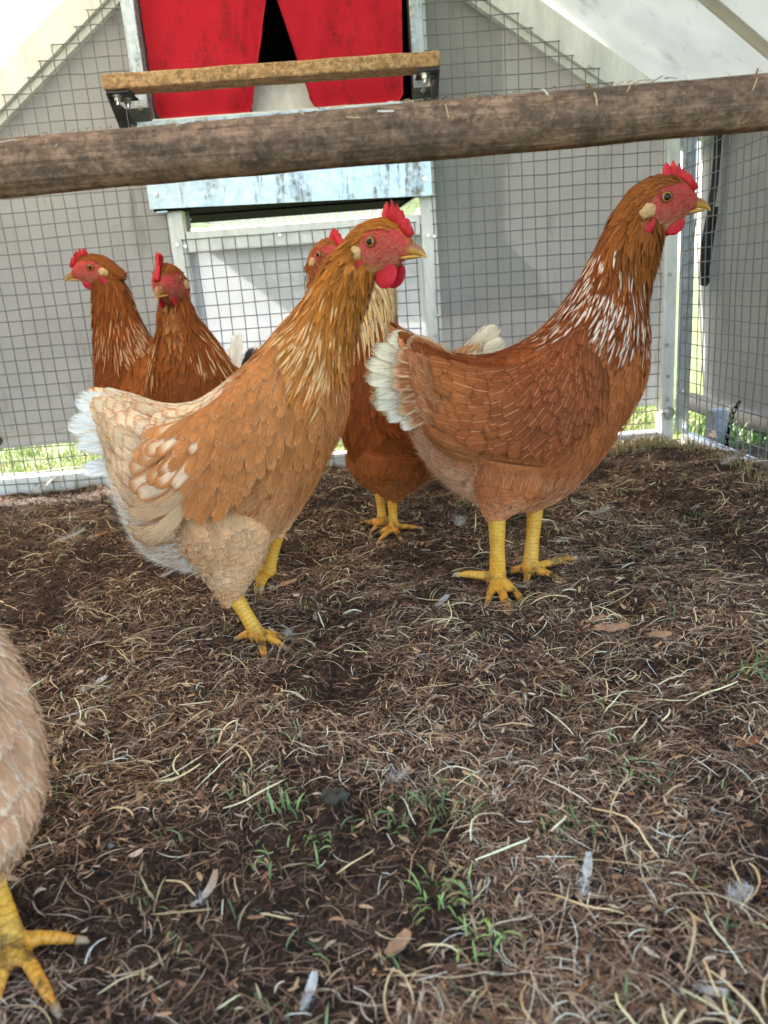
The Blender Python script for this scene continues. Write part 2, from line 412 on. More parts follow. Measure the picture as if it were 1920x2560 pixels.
# ================================================================ end wall frame
al, galv = MAT['aluminium'], MAT['galvanised_steel']
def zl(x): return .9 + .737 * (x + .402)       # underside of the left gable beam
def zr(x): return .857 - .684 * (x - .298)     # underside of the right gable beam
fr = empty('end_frame', (0, WY + .02, 0)); tag(fr, 'white aluminium end frame holding up the wire mesh behind the hens', 'frame')
def part(mb, name, mat, par, smooth=False):    # world coordinates -> under the thing's empty
    o = mb.build(name, mat, par, smooth); o.matrix_parent_inverse = Matrix.Translation(par.location).inverted(); return o
y0, y1 = WY + .002, WY + .034
bw = .062
m = MB(); m.prism([(-.90, zl(-.90)), (-.09, zl(-.09)), (-.09, zl(-.09) + bw), (-.90, zl(-.90) + bw)], 'y', y0, y1)
m.prism([(-.90, zl(-.90) - .016), (-.09, zl(-.09) - .016), (-.09, zl(-.09) - .001), (-.90, zl(-.90) - .001)], 'y', y0 + .012, y1 - .002)
part(m, 'gable_beam', al, fr)
m = MB(); m.prism([(-.088, zr(-.088)), (.70, zr(.70)), (.70, zr(.70) + bw), (-.088, zr(-.088) + bw)], 'y', y0, y1)
m.prism([(-.088, zr(-.088) - .016), (.70, zr(.70) - .016), (.70, zr(.70) - .001), (-.088, zr(-.088) - .001)], 'y', y0 + .012, y1 - .002)
part(m, 'gable_beam', al, fr)
part(MB().box(-.346, -.316, y0, y1, -.01, .56, .002), 'post', al, fr)
part(MB().box(.150, .181, y0, y1, -.01, 1.0, .002), 'post', al, fr)
part(MB().box(.640, .667, y0 - .004, y1, -.02, .64, .003), 'corner_post', al, fr)
part(MB().box(-.314, .148, y0 + .001, y1 - .002, .458, .497, .002), 'header_rail', al, fr)
part(MB().box(-.90, -.348, y0 + .001, y1, -.02, .035, .003), 'bottom_rail', al, fr)
part(MB().box(-.314, .148, y0 + .001, y1, -.02, .030, .003), 'bottom_rail', al, fr)
part(MB().box(.183, .638, y0 + .001, y1, -.02, .022, .003), 'bottom_rail', al, fr)
scr = None
def screw(x, z, par, y=WY - .001, r=.0042, ax=(0, -1, 0)):
    global scr
    if scr is None:
        mb = MB(); mb.cyl((0, 0, 0), (0, -.0022, 0), .0042, .0036, 12); mb.cyl((0, -.0022, 0), (0, -.0042, 0), .0026, .0020, 6)
        bmesh.ops.recalc_face_normals(mb.bm, faces=mb.bm.faces[:])
        scr = bpy.data.meshes.new('screw'); mb.bm.to_mesh(scr); mb.bm.free(); scr.materials.append(MAT['bolt_steel'])
    o = bpy.data.objects.new('screw', scr); COL.objects.link(o); o.parent = par
    o.matrix_parent_inverse = Matrix.Translation(par.location).inverted()
    o.location = (x, y, z); s_ = r / .0042; o.scale = (s_, s_, s_)
    if ax[0] < 0: o.rotation_euler = (0, 0, -math.pi / 2)
    return o
for x, z in ((-.332, .473), (-.317, .470), (-.13, .478), (.02, .476), (.162, .455), (.174, .452), (.171, .30), (.166, .262), (-.332, .32), (-.320, .22),
             (.652, .43), (.650, .345), (.648, .205), (.652, .14), (.651, .09), (-.595, .022), (-.70, .018), (-.46, .02), (.49, .008), (.60, .012), (.487, .735), (-.51, .835), (-.40, .915)):
    screw(x, z, fr, y0 - .0045)
mb = MB(); mb.cyl((.653, y0 - .0045, .062), (.653, y0 - .008, .062), .014, .014, 20); mb.cyl((.653, y0 - .008, .062), (.653, y0 - .019, .062), .0082, .0078, 6)
part(mb, 'hex_bolt', MAT['bolt_steel'], fr)

# ================================================================ welded wire mesh, one inch squares
WR = .00104
def rod(name, pts, par, r=WR, loc=None):
    """a welded wire as a slightly uneven six-sided rod"""
    pts = np.array(pts, float); n = len(pts); k = 6
    d = pts[-1] - pts[0]; d /= np.linalg.norm(d)
    a = np.cross(d, (0, 1, 0)); a = a / np.linalg.norm(a) if np.linalg.norm(a) > .3 else np.cross(d, (1, 0, 0)); a /= np.linalg.norm(a); b = np.cross(d, a)
    an = np.arange(k) * 2 * np.pi / k
    V = pts[:, None, :] + r * (np.cos(an)[None, :, None] * a + np.sin(an)[None, :, None] * b)
    V = V.reshape(-1, 3) - np.array(par.location)
    F = []
    for i in range(n - 1):
        for j in range(k): F.append((i * k + j, i * k + (j + 1) % k, (i + 1) * k + (j + 1) % k, (i + 1) * k + j))
    o = link(name, mesh_np(name, V, np.array(F)), MAT['wire'], par, True)
    o.location = (0, 0, 0)
    return o
def wiggle(p0, p1, amp=.0011, n=7):
    t = np.linspace(0, 1, n)[:, None]; p = np.array(p0)[None] * (1 - t) + np.array(p1)[None] * t
    j = RNG.normal(0, amp, p.shape); j[0] *= .3; j[-1] *= .3
    return p + j
def mesh_panel(par, xg, zg, top=None, x_lo=None, x_hi=None, y=WY - .003, zbot=0.):
    """vertical wires xg, horizontal wires zg; top(x) is where the panel is cut along the gable"""
    for x in xg:
        zt = max(zg) if top is None else min(max(zg), top(x))
        zz = [z for z in zg if z <= zt + 1e-6]
        if len(zz) < 2: continue
        rod('wire', wiggle((x, y, zbot), (x, y, max(zz) + .002)), par)
    for z in zg:
        xs = [x for x in xg if top is None or top(x) >= z - 1e-6]
        if len(xs) < 2: continue
        a, b = min(xs), max(xs)
        rod('wire', wiggle((a - .003, y - .002, z), (b + .003, y - .002, z)), par)
G1 = .0254
lp = empty('wire_mesh_panel', (-.6, WY, 0)); tag(lp, 'square welded wire mesh left of the nest box, cut in steps along the gable beam', 'wire mesh', 'wire mesh panels of the coop')
mesh_panel(lp, [-.6373 + G1 * i for i in range(-9, 11)] + [-.346], [.5802 - G1 * j for j in range(-14, 23)], top=lambda x: zl(x) + .018)
rp = empty('wire_mesh_panel', (.4, WY, 0)); tag(rp, 'welded wire mesh right of the nest box, behind the tall rufous hen', 'wire mesh', 'wire mesh panels of the coop')
mesh_panel(rp, [.1988 + G1 * i for i in range(-1, 18)], [.5774 - G1 * j for j in range(-14, 23)], top=lambda x: zr(x) + .018)
dp = empty('wire_mesh_panel', (-.08, WY, 0)); tag(dp, 'square wire mesh of the low door under the nest box, in front of white plastic', 'wire mesh', 'wire mesh panels of the coop')
mesh_panel(dp, [-.2697 + G1 * i for i in range(-2, 17)], [.4811 - G1 * j for j in range(0, 19)])
sp_ = empty('wire_mesh_panel', (XR, 1.2, 0)); tag(sp_, 'square wire mesh of the right side wall with the black strap hanging behind it', 'wire mesh', 'wire mesh panels of the coop')
ys = [1.432 - G1 * i for i in range(-6, 30)]; zs = [.489 - G1 * j for j in range(-5, 20)]
for y in ys: rod('wire', wiggle((XR, y, .0), (XR, y, max(zs) + .002), .0014), sp_)
for z in zs: rod('wire', wiggle((XR - .002, max(ys), z), (XR - .002, min(ys), z), .0014, 10), sp_)
part(MB().box(XR + .003, XR + .03, .60, WY - .035, -.03, .022, .003), 'bottom_rail', al, sp_)
part(MB().box(XR + .003, XR + .006, WY - .066, WY - .006, .024, .64, .001), 'corner_plate', MAT['galvanised_steel'], sp_)
part(MB().box(XR + .006, XR + .034, .60, WY - .035, .585, .62, .003), 'top_rail', al, sp_)
for y, z in ((WY - .05, .112), (WY - .03, .31), (WY - .05, .45)): screw(XR + .0025, z, sp_, y, .005, (-1, 0, 0))

# ================================================================ tarps
def sheet(name, P, mat, par=None, th=.0012):
    """P (n,m,3) grid -> sheet with real thickness"""
    n, mm = P.shape[:2]; I = np.arange(n * mm).reshape(n, mm)
    F = np.stack([I[:-1, :-1], I[1:, :-1], I[1:, 1:], I[:-1, 1:]], -1).reshape(-1, 4)
    du = np.gradient(P, axis=0); dv = np.gradient(P, axis=1); N = np.cross(du, dv); N /= np.linalg.norm(N, axis=-1, keepdims=True) + 1e-9
    V = np.concatenate([P.reshape(-1, 3), (P + N * th).reshape(-1, 3)]); k = n * mm
    b = []
    for ring in (I[0, :], I[:, -1], I[-1, ::-1], I[::-1, 0]):
        for i in range(len(ring) - 1): b.append((ring[i + 1], ring[i], ring[i] + k, ring[i + 1] + k))
    F = np.concatenate([F, F[:, ::-1] + k, np.array(b)])
    if par is not None: V = V - np.array(par.location)
    return link(name, mesh_np(name, V, F), mat, par, True)
rf = empty('tarp_roof', (-.09, .9, 1.2)); tag(rf, 'white translucent tarp pitched over the coop in two slopes', 'tarp')
def slope(side):
    n, k = 90, 90
    s = np.linspace(0, 1, n)[:, None] * np.ones((1, k)); y = np.linspace(.12, WY + .06, k)[None, :] * np.ones((n, 1))
    if side < 0:
        x = -.085 - s * .82; z = 1.256 + .734 * x
        nrm = np.array((-.734, 0, 1.)) / 1.24
    else:
        x = -.075 + s * .78; z = 1.166 - .759 * x
        nrm = np.array((.759, 0, 1.)) / 1.255
    P = np.stack([x, y, z], -1)
    wr = np.zeros_like(x)
    rg = np.random.default_rng(5 if side > 0 else 9)
    for i in range(30):                                   # taut creases running across the slope
        a = rg.uniform(-1.3, 1.3); c = rg.uniform(.1, 1.6); c2 = rg.uniform(0, 1)
        d = (y - c) * math.cos(a) + (s - c2) * math.sin(a); l = -(y - c) * math.sin(a) + (s - c2) * math.cos(a)
        wr += rg.uniform(-.0050, .0050) * np.exp(-np.abs(d) / .012) * np.exp(-(l / rg.uniform(.1, .3)) ** 2)
    wr += .010 * (vnoise(s, y, .3, 4 + side) - .5)
    edge = np.clip((WY - y) / .12, 0, 1)
    P = P + nrm * (wr * edge)[..., None]
    return P, nrm
for sgn in (-1, 1):
    P, nrm = slope(sgn); sheet('roof_slope', P, MAT['white_tarp'], rf)
    if sgn > 0:
        k = 90; j0 = int(np.argmin(np.abs(P[0, :, 1] - 1.272))); Q = P[:, j0:j0 + 3] - nrm * .0025
        sheet('seam_strip', Q, MAT['seam_tape'], rf, .0012)
# grey curtains outside the mesh
def curtain(name, label, fn, n=40, k=40, mat='grey_curtain', group=None):
    u = np.linspace(0, 1, n)[:, None] * np.ones((1, k)); v = np.linspace(0, 1, k)[None] * np.ones((n, 1))
    o = sheet(name, fn(u, v), MAT[mat]); tag(o, label, 'curtain', group); return o
def cur_l(u, v):
    x = -.93 + u * .62; top = zl(x) + .05; z = .092 + .012 * (x + .8) + v * (top - .092)
    return np.stack([x, WY + .045 + .006 * (vnoise(x, z, .3, 8) - .5) + .004 * (vnoise(x, z * .2, .05, 8) - .5), z], -1)
curtain('back_curtain', 'grey plastic curtain behind the mesh left of the nest box, sunlit grass under its hem', cur_l, 60, 60)
def cur_r(u, v):
    xe = .650 + .026 * np.clip((v - .25) / .2, 0, 1); x = .152 + u * (xe - .152); top = zr(np.minimum(x, .68)) + .05; z = .071 + v * (top - .071)
    return np.stack([x, WY + .045 + .007 * (vnoise(x, z, .25, 9) - .5) + .012 * np.clip((u - .88) / .12, 0, 1) * np.clip(1 - v * 3, 0, 1), z], -1)
curtain('back_curtain', 'grey plastic curtain behind the mesh between the nest box and the corner post', cur_r, 60, 60)
def cur_s(u, v):
    z = .098 + v * .56; ye = 1.579 + .068 * np.clip((z - .098) / .36, 0, 1); y = ye - u * (ye - .55)
    return np.stack([XR + .042 + .008 * (vnoise(y, z, .3, 11) - .5) + .006 * np.exp(-(u / .04) ** 2), y, z], -1)
curtain('side_curtain', 'grey plastic curtain outside the right mesh wall with a black strap against it', cur_s, 60, 50)
def cur_s2(u, v):
    z = .10 + v * .54; y = WY + .05 - u * (WY - .1)
    return np.stack([XL - .06 + 0 * u, y, z], -1)
curtain('side_curtain', 'unseen grey plastic curtain added on the left side to block the sun', cur_s2, 20, 20)  # out of view, added to keep the low sun off the soil
# hem weld lines on the curtains
for (x0, x1, y, zf) in ((-.93, -.312, WY + .0405, lambda x: .092 + .012 * (x + .8)), (.155, .63, WY + .040, lambda x: .071 + 0 * x)):
    for dz in (.024, .034):
        m = MB()
        xs = np.linspace(x0, x1, 40)
        m.tube([(x, y - .003, float(zf(x)) + dz + .0008 * math.sin(x * 90)) for x in xs], .0012, 5)
        h = m.build('hem_cord', MAT['seam_tape'], None, True)
        h.parent = [o for o in COL.objects if o.name == ('back_curtain' if x0 < 0 else 'back_curtain.001')][0]
m = MB(); R = .0085
for i in range(20):
    a0, a1 = 2 * math.pi * i / 20, 2 * math.pi * (i + 1) / 20
    m.cyl((-.778 + R * math.cos(a0), WY + .038, .112 + R * math.sin(a0)), (-.778 + R * math.cos(a1), WY + .038, .112 + R * math.sin(a1)), .0034, None, 8)
g = m.build('eyelet', MAT['dark_steel'], None, True); g.parent = [o for o in COL.objects if o.name == 'back_curtain'][0]
# door sheet under the nest box
def door(u, v):
    x = -.335 + u * .49; z = .05 + v * .43
    return np.stack([x, WY + .036 + .03 * (1 - v) * 0 + .005 * (vnoise(x, z, .2, 13) - .5), z], -1)
o = sheet('door_sheet', door(np.linspace(0, 1, 30)[:, None] * np.ones((1, 30)), np.linspace(0, 1, 30)[None] * np.ones((30, 1))), MAT['white_plastic'])
tag(o, 'white plastic sheet behind the low mesh door under the nest box', 'plastic sheet')

# strap and chains at the right wall
st = MB()
def ribbon(mb, pts, wdt, th, wdir):
    pts = [Vector(p) for p in pts]; wv = Vector(wdir); rings = []
    for i, p in enumerate(pts):
        d = (pts[min(i + 1, len(pts) - 1)] - pts[max(i - 1, 0)]).normalized(); nn = d.cross(wv).normalized()
        rings.append([mb.bm.verts.new(p + wv * a * wdt / 2 + nn * b * th / 2) for a, b in ((-1, -1), (1, -1), (1, 1), (-1, 1))])
    for i in range(len(rings) - 1):
        for j in range(4): mb.bm.faces.new((rings[i][j], rings[i][(j + 1) % 4], rings[i + 1][(j + 1) % 4], rings[i + 1][j]))
    mb.bm.faces.new(rings[0][::-1]); mb.bm.faces.new(rings[-1])
sy = [1.486, 1.494, 1.500, 1.508, 1.515, 1.520, 1.524, 1.528]
szs = [.63, .55, .50, .45, .42, .39, .36, .325]
ribbon(st, [(XR + .016 + .003 * math.sin(i), y, z) for i, (y, z) in enumerate(zip(sy, szs))], .026, .002, (0, 1, 0))
ribbon(st, [(XR + .0165, 1.527, .3245), (XR + .019, 1.528, .320), (XR + .0225, 1.528, .325), (XR + .025, 1.536, .35), (XR + .026, 1.528, .39), (XR + .026, 1.512, .46)], .026, .002, (0, 1, 0))
tag(st.build('black_strap', MAT['black_web']), 'black webbing strap hanging in a folded loop behind the right mesh wall', 'strap')
def chain(label, pts, name='black_chain'):
    e = empty(name, pts[0]); tag(e, label, 'chain')
    pts = [Vector(p) for p in pts]; me = None; k = 0
    for a, b in zip(pts[:-1], pts[1:]):
        n = max(1, int((b - a).length / .0095))
        for i in range(n):
            p = a.lerp(b, (i + .5) / n); d = (b - a).normalized()
            if me is None:
                mb = MB(); L, R2 = .0042, .0032; ring = []
                for q in range(12):
                    an = 2 * math.pi * q / 12; ring.append((R2 * math.cos(an), 0, R2 * math.sin(an) + (L if math.sin(an) > 0 else -L)))
                for q in range(12): mb.cyl(ring[q], ring[(q + 1) % 12], .0013, None, 5, False)
                me = bpy.data.meshes.new('link'); mb.bm.to_mesh(me); mb.bm.free(); me.materials.append(MAT['black_rubber'])
            o = bpy.data.objects.new('link', me); COL.objects.link(o); o.parent = e
            q_ = d.to_track_quat('Z', 'Y') @ Matrix.Rotation((k % 2) * math.pi / 2 + .3, 3, 'Z').to_quaternion()
            o.rotation_mode = 'QUATERNION'; o.rotation_quaternion = q_; o.location = p - Vector(e.location); k += 1
    return e
chain('black chain hooked on the right curtain hem and hanging to the soil', [(XR + .030, 1.388, .112), (XR + .022, 1.396, .09), (XR + .020, 1.405, .05), (XR + .020, 1.412, .006)])
chain('black chain hanging behind the end wall mesh left of the corner post', [(.545, WY + .022, .115), (.548, WY + .02, .09), (.541, WY + .02, .06), (.548, WY + .018, .035)])
m = MB()
m.tube([(XR + .16, 1.9, .035), (XR + .16, 1.5, .035), (XR + .16, 1.0, .03)], .022, 14)
tag(m.build('shade_tube', MAT['black_rubber'], None, True), 'black tube standing in for the dark shade outside the right mesh wall', 'shade stand-in')  # dark tube stands in for the black shade under the curtain
m = MB(); m.box(XR + .035, XR + .065, 1.50, 1.535, -.02, .078, .004)
tag(m.build('skid_block', MAT['grey_block']), 'grey metal block standing outside the mesh at the foot of the corner post', 'block')

# ================================================================ nest box
nb = empty('nest_box', (-.098, WY + .2, .53)); tag(nb, 'galvanised nest box with red vinyl flaps set in the end wall above the hens', 'nest box')
part(MB().box(-.371, -.347, WY - .016, WY + .03, .585, 1.02, .0015), 'side_channel', galv, nb)
part(MB().box(.150, .1735, WY - .016, WY + .03, .575, 1.02, .0015), 'side_channel', galv, nb)
m = MB(); m.prism([(-.371, .540), (.173, .527), (.1735, .692), (-.3715, .692)], 'y', WY - .020, WY - .017)
part(m, 'front_panel', galv, nb)
m = MB(); m.box(-.345, .148, WY - .014, WY + .045, .688, .697, .002); part(m, 'sill', al, nb)
part(MB().box(-.371, .173, WY + .28, WY + .286, .70, 1.02), 'back_panel', MAT['shade_black'], nb)
part(MB().box(-.371, -.367, WY + .032, WY + .28, .545, 1.02), 'side_panel', MAT['shade_black'], nb)
part(MB().box(.169, .173, WY + .032, WY + .28, .535, 1.02), 'side_panel', MAT['shade_black'], nb)
part(MB().box(-.366, .168, WY + .046, WY + .279, .664, .672), 'nest_floor', galv, nb)
part(MB().box(-.371, .173, WY + .032, WY + .286, 1.021, 1.026), 'unseen_lid', galv, nb)  # out of view, added to keep the nest interior dark
m = MB(); m.prism([(WY - .016, .536), (WY + .02, .536), (WY + .02, .542), (WY - .016, .542)], 'x', -.365, .166); part(m, 'tray_lip', MAT['shade_black'], nb)
m = MB(); m.prism([(WY + .022, .546), (WY + .10, .539), (WY + .10, .575), (WY + .022, .575)], 'x', -.364, .166); part(m, 'tray_beam', MAT['shade_black'], nb)
m = MB(); m.prism([(WY + .104, .536), (WY + .19, .530), (WY + .19, .575), (WY + .104, .575)], 'x', -.352, .154); part(m, 'tray_beam', MAT['shade_black'], nb)
for s_, x0 in ((1, -.366), (-1, .168)):
    m = MB(); m.prism([(WY - .014, .537 if s_ > 0 else .528), (WY - .014, .574), (WY + .40, .572), (WY + .40, .538)], 'x', min(x0, x0 + .004 * s_), max(x0, x0 + .004 * s_)); part(m, 'gusset', MAT['dark_steel'], nb)  # gusset in dark steel, shade under the tray put into its colour
    m = MB(); xs = (x0 + .005 * s_, x0 + .026 * s_); z_ = .533 if s_ > 0 else .526; m.prism([(xs[0], WY - .014), (xs[1], WY - .014), (x0 + .06 * s_, WY + .34), (x0 + .005 * s_, WY + .34)], 'z', z_, z_ + .003); part(m, 'tray_flange', galv, nb)
for i in range(24):                                     # slotted nest pad seen from below
    x = -.352 + i * .0218; part(MB().box(x, x + .013, WY + .195, WY + .47, .541, .545), 'pad_slat', MAT['white_plastic'], nb)
for i in range(8):
    y = WY + .20 + i * .034; part(MB().box(-.358, .162, y, y + .007, .5465, .5505), 'pad_slat', MAT['white_plastic'], nb)
m = MB(); m.prism([(WY + .060, .698), (WY + .064, .698), (WY + .115, .800), (WY + .111, .800)], 'x', -.165, -.038); part(m, 'inner_plate', al, nb)
# red flaps
def flap(xl_t, xr_t, xl_b, xr_b, yb, rad_l, rad_r, curl):
    n, k = 26, 34
    v = np.linspace(0, 1, k)[None] * np.ones((n, 1)); u = np.linspace(0, 1, n)[:, None] * np.ones((1, k))
    zt = 1.02; zz_ = .703 + v * (zt - .703); op = np.clip((.915 - zz_) / .205, 0, 1); L = xl_t + (xl_b - xl_t) * op; R_ = xr_t + (xr_b - xr_t) * op
    x = L + u * (R_ - L); zb = .703 + np.where(u < .1, rad_l * (1 - np.sqrt(np.clip(1 - ((.1 - u) / .1) ** 2, 0, 1))), 0) + np.where(u > .88, rad_r * (1 - np.sqrt(np.clip(1 - ((u - .88) / .12) ** 2, 0, 1))), 0)
    z = zb + v * (zt - zb)
    y = WY + .022 + yb * (1 - v) ** 2 + curl * np.clip((u if curl > 0 else 1 - u) - .55, 0, 1) ** 2 * (1 - v) + .006 * (vnoise(x, z, .10, 15) - .5) + .0025 * np.exp(-((x + z * .35 - .16) / .012) ** 2) - .002 * np.exp(-((x - z * .2 + .33) / .010) ** 2)
    return np.stack([x, y, z], -1)
sheet('red_flap', flap(-.344, -.1035, -.344, -.158, .004, .018, .022, .05), MAT['red_vinyl'], nb, .003)
sheet('red_flap', flap(-.100, .142, -.048, .132, .002, .016, .014, -.04), MAT['red_vinyl'], nb, .003)
for x, z in ((-.355, .565), (.160, .557), (-.36, .715), (.166, .71)): screw(x, z, nb, WY - .0205, .0052)

# perch board in front of the nest on two steel brackets
def bracket(sx):
    x0, x1 = (-.392, -.352) if sx < 0 else (.148, .186); xo = x0 if sx < 0 else x1
    m = MB(); m.box(x0, x1, 1.488, 1.552, .7175, .7208, .0006); part(m, 'bracket', MAT['dark_steel'], nb)
    m = MB(); m.prism([(1.487, .7165), (1.60, .7165), (1.60, .655), (1.572, .655)], 'x', xo - (.0 if sx < 0 else .003), xo + (.003 if sx < 0 else .0)); part(m, 'bracket', MAT['dark_steel'], nb)
    m = MB(); xa, xb = (xo + .004, -.345) if sx < 0 else (.147, xo - .004); m.box(min(xa, xb), max(xa, xb), 1.5985, 1.601, .655, .7165); part(m, 'bracket', MAT['dark_steel'], nb)
    br = [o for o in COL.objects if o.name.startswith('bracket')][-1]
    for bx, by in ((.35, 1.506), (.62, 1.53)):
        X_ = x0 + (x1 - x0) * bx; m = MB(); m.cyl((X_, by, .7170), (X_, by, .7155), .0095, None, 16); m.cyl((X_, by, .7155), (X_, by, .7085), .0068, None, 6); m.cyl((X_, by, .7085), (X_, by, .702), .0035, None, 10); part(m, 'hex_bolt', MAT['bolt_steel'], nb)
    X_ = (x0 + x1) / 2 + .006 * (1 if sx < 0 else -1); m = MB(); m.cyl((X_, 1.598, .679), (X_, 1.588, .679), .0075, None, 6); part(m, 'hex_bolt', MAT['bolt_steel'], nb)
bracket(-1); bracket(1)
m = MB(); m.box(-.394, .187, 1.480, 1.532, .7215, .7455, .003)
bmesh.ops.subdivide_edges(m.bm, edges=[e for e in m.bm.edges if e.calc_length() > .3], cuts=40)
for v in m.bm.verts:
    v.co.z += .0003 * math.sin(v.co.x * 31) + .0003 * math.sin(v.co.x * 67 + v.co.y * 60); v.co.y += .0004 * math.sin(v.co.x * 43)
tag(m.build('perch_board', MAT['plank_wood']), 'short tan wooden board on two dark steel brackets in front of the red flaps', 'perch board')

# round roost pole across the coop, nearest the camera
n, k = 130, 40
xs = np.linspace(XL + .02, XR - .012, n); an = np.arange(k) * 2 * np.pi / k
XX, AN = np.meshgrid(xs, an, indexing='ij')
r = .0190 + .0014 * (vnoise(XX * 1., np.cos(AN) * .05 + .3, .12, 21) - .5) + .0009 * (vnoise(XX, AN * .02, .035, 22) - .5) + .0005 * np.sin(AN * 9 + XX * 5)
zc = .4582 + .0141 * XX; yc = .60 + .002 * np.sin(XX * 5)
V = np.stack([XX, yc + r * np.cos(AN), zc + r * np.sin(AN)], -1).reshape(-1, 3)
I = np.arange(n * k).reshape(n, k); J = np.roll(I, -1, 1)
F = np.stack([I[:-1], I[1:], J[1:], J[:-1]], -1).reshape(-1, 4)
o = link('roost_pole', mesh_np('roost_pole', V, F), MAT['pole_wood'], None, True)
tag(o, 'thick round dung-stained wooden roost pole crossing the whole coop above the hens', 'roost pole')
V, F = [], []; rg = np.random.default_rng(31)
for i in range(420):                                    # chaff and fluff stuck to the top of the pole
    x = rg.uniform(XL + .05, XR - .05); a = rg.normal(1.75, .55); h = rg.uniform(0, 6.28); L_ = rg.uniform(.003, .012); P_ = []
    for f in np.linspace(-.5, .5, 4):
        xx = x + f * L_ * math.cos(h); aa = a + f * L_ * math.sin(h) / .0195; rr = .0200 + .0012 * (f + .5) * rg.uniform(-.2, 1.8)
        P_.append(np.array((xx, .60 + rr * math.cos(aa), .4582 + .0141 * xx + rr * math.sin(aa))))
    sdv = np.array((-math.sin(h), 0, math.cos(h) * .4)); sdv = sdv / np.linalg.norm(sdv) * rg.uniform(.0002, .0007); k0 = len(V)
    for p_ in P_: V += [p_ - sdv, p_ + sdv]
    F += [(k0 + 2 * j, k0 + 2 * j + 2, k0 + 2 * j + 3, k0 + 2 * j + 1) for j in range(3)]
cc = np.repeat(np.array([lin(*q) for q in [(196, 168, 124), (150, 120, 90), (210, 200, 190), (120, 96, 74)]])[rg.integers(0, 4, 420)], 8, 0)
link('stuck_chaff', mesh_np('stuck_chaff', np.array(V), np.array(F), {'col': ('FLOAT_COLOR', cc)}), MAT['fibre'], o)['kind'] = 'stuff'
# ================================================================ hens
def catmull(Vv, ns):
    n = len(Vv); t = np.linspace(0, n - 1, ns); i = np.clip(t.astype(int), 0, n - 2); f = (t - i)[:, None]
    g = lambda j: Vv[np.clip(j, 0, n - 1)]
    p0, p1, p2, p3 = g(i - 1), g(i), g(i + 1), g(i + 2)
    p0 = np.where((i == 0)[:, None], 2 * p1 - p2, p0); p3 = np.where((i == n - 2)[:, None], 2 * p2 - p1, p3)
    return .5 * (2 * p1 + (p2 - p0) * f + (2 * p0 - 5 * p1 + 4 * p2 - p3) * f ** 2 + (3 * p1 - p0 - 3 * p2 + p3) * f ** 3)

class Loft:
    """closed body surface through oval sections: top point, bottom point, half width (and side offset), tail first"""
    NT = 97
    def __init__(s, secs, mat=None, ns=220, flat=2.15):
        S = catmull(np.array(secs, float), ns); s.n = len(secs); s.ns = ns
        th = np.linspace(-np.pi, np.pi, s.NT); c, q = np.cos(th), np.sin(th)
        e = 2 / flat; c = np.sign(c) * np.abs(c) ** e; q = np.sign(q) * np.abs(q) ** e
        T = np.stack([S[:, 0], 0 * S[:, 0], S[:, 1]], -1); B = np.stack([S[:, 2], 0 * S[:, 0], S[:, 3]], -1)
        w = S[:, 4]; yo = S[:, 5] if S.shape[1] > 5 else 0 * w
        cen = (T + B) / 2; h = (T - B) / 2
        P = cen[:, None] + c[None, :, None] * h[:, None]; P[:, :, 1] += q[None] * w[:, None] + yo[:, None]
        if mat is not None:
            M_ = np.array(mat); P = P @ M_[:3, :3].T + M_[:3, 3]
        s.P = P; s.th = th
        s.dk = (s.n - 1) / (ns - 1); s.dt = th[1] - th[0]
        s.Pk = np.gradient(P, axis=0) / s.dk; s.Pt = np.gradient(P, axis=1) / s.dt
        s.Pt[:, 0] = s.Pt[:, -1] = (P[:, 1] - P[:, -2]) / (2 * s.dt)
        N = np.cross(s.Pt, s.Pk); s.N = N / (np.linalg.norm(N, axis=-1, keepdims=True) + 1e-9)
        mid = P.mean(1, keepdims=True); s.N *= np.sign(((P - mid) * s.N).sum(-1).mean())
    def _s(s, A_, k, t):
        t = (t + np.pi) % (2 * np.pi) - np.pi
        a = np.clip(k / s.dk, 0, s.ns - 1.001); b = np.clip((t + np.pi) / s.dt, 0, s.NT - 1.001)
        i = a.astype(int); j = b.astype(int); f = (a - i)[..., None]; g = (b - j)[..., None]
        return (A_[i, j] * (1 - f) + A_[i + 1, j] * f) * (1 - g) + (A_[i, j + 1] * (1 - f) + A_[i + 1, j + 1] * f) * g
    def pos(s, k, t):
        p = s._s(s.P, k, t); over = np.minimum(k, 0) + np.maximum(k - (s.n - 1), 0)
        return p + s._s(s.Pk, k, t) * over[..., None]
    def nor(s, k, t):
        n_ = s._s(s.N, k, t); return n_ / (np.linalg.norm(n_, axis=-1, keepdims=True) + 1e-9)
    def lk(s, k, t): return np.maximum(np.linalg.norm(s._s(s.Pk, k, t), axis=-1), .006)
    def lt(s, k, t): return np.maximum(np.linalg.norm(s._s(s.Pt, k, t), axis=-1), .004)
    def solid(s, step=3):
        P = s.P[::step, :-1:2]; n, m = P.shape[:2]; I = np.arange(n * m).reshape(n, m); J = np.roll(I, -1, 1)
        F = np.stack([I[:-1], I[1:], J[1:], J[:-1]], -1).reshape(-1, 4)
        c0, c1 = P[0].mean(0), P[-1].mean(0); V = np.concatenate([P.reshape(-1, 3), [c0, c1]]); a, b = n * m, n * m + 1
        tri = [(I[0, j], J[0, j], a) for j in range(m)] + [(J[-1, j], I[-1, j], b) for j in range(m)]
        return V, [tuple(f) for f in F] + tri

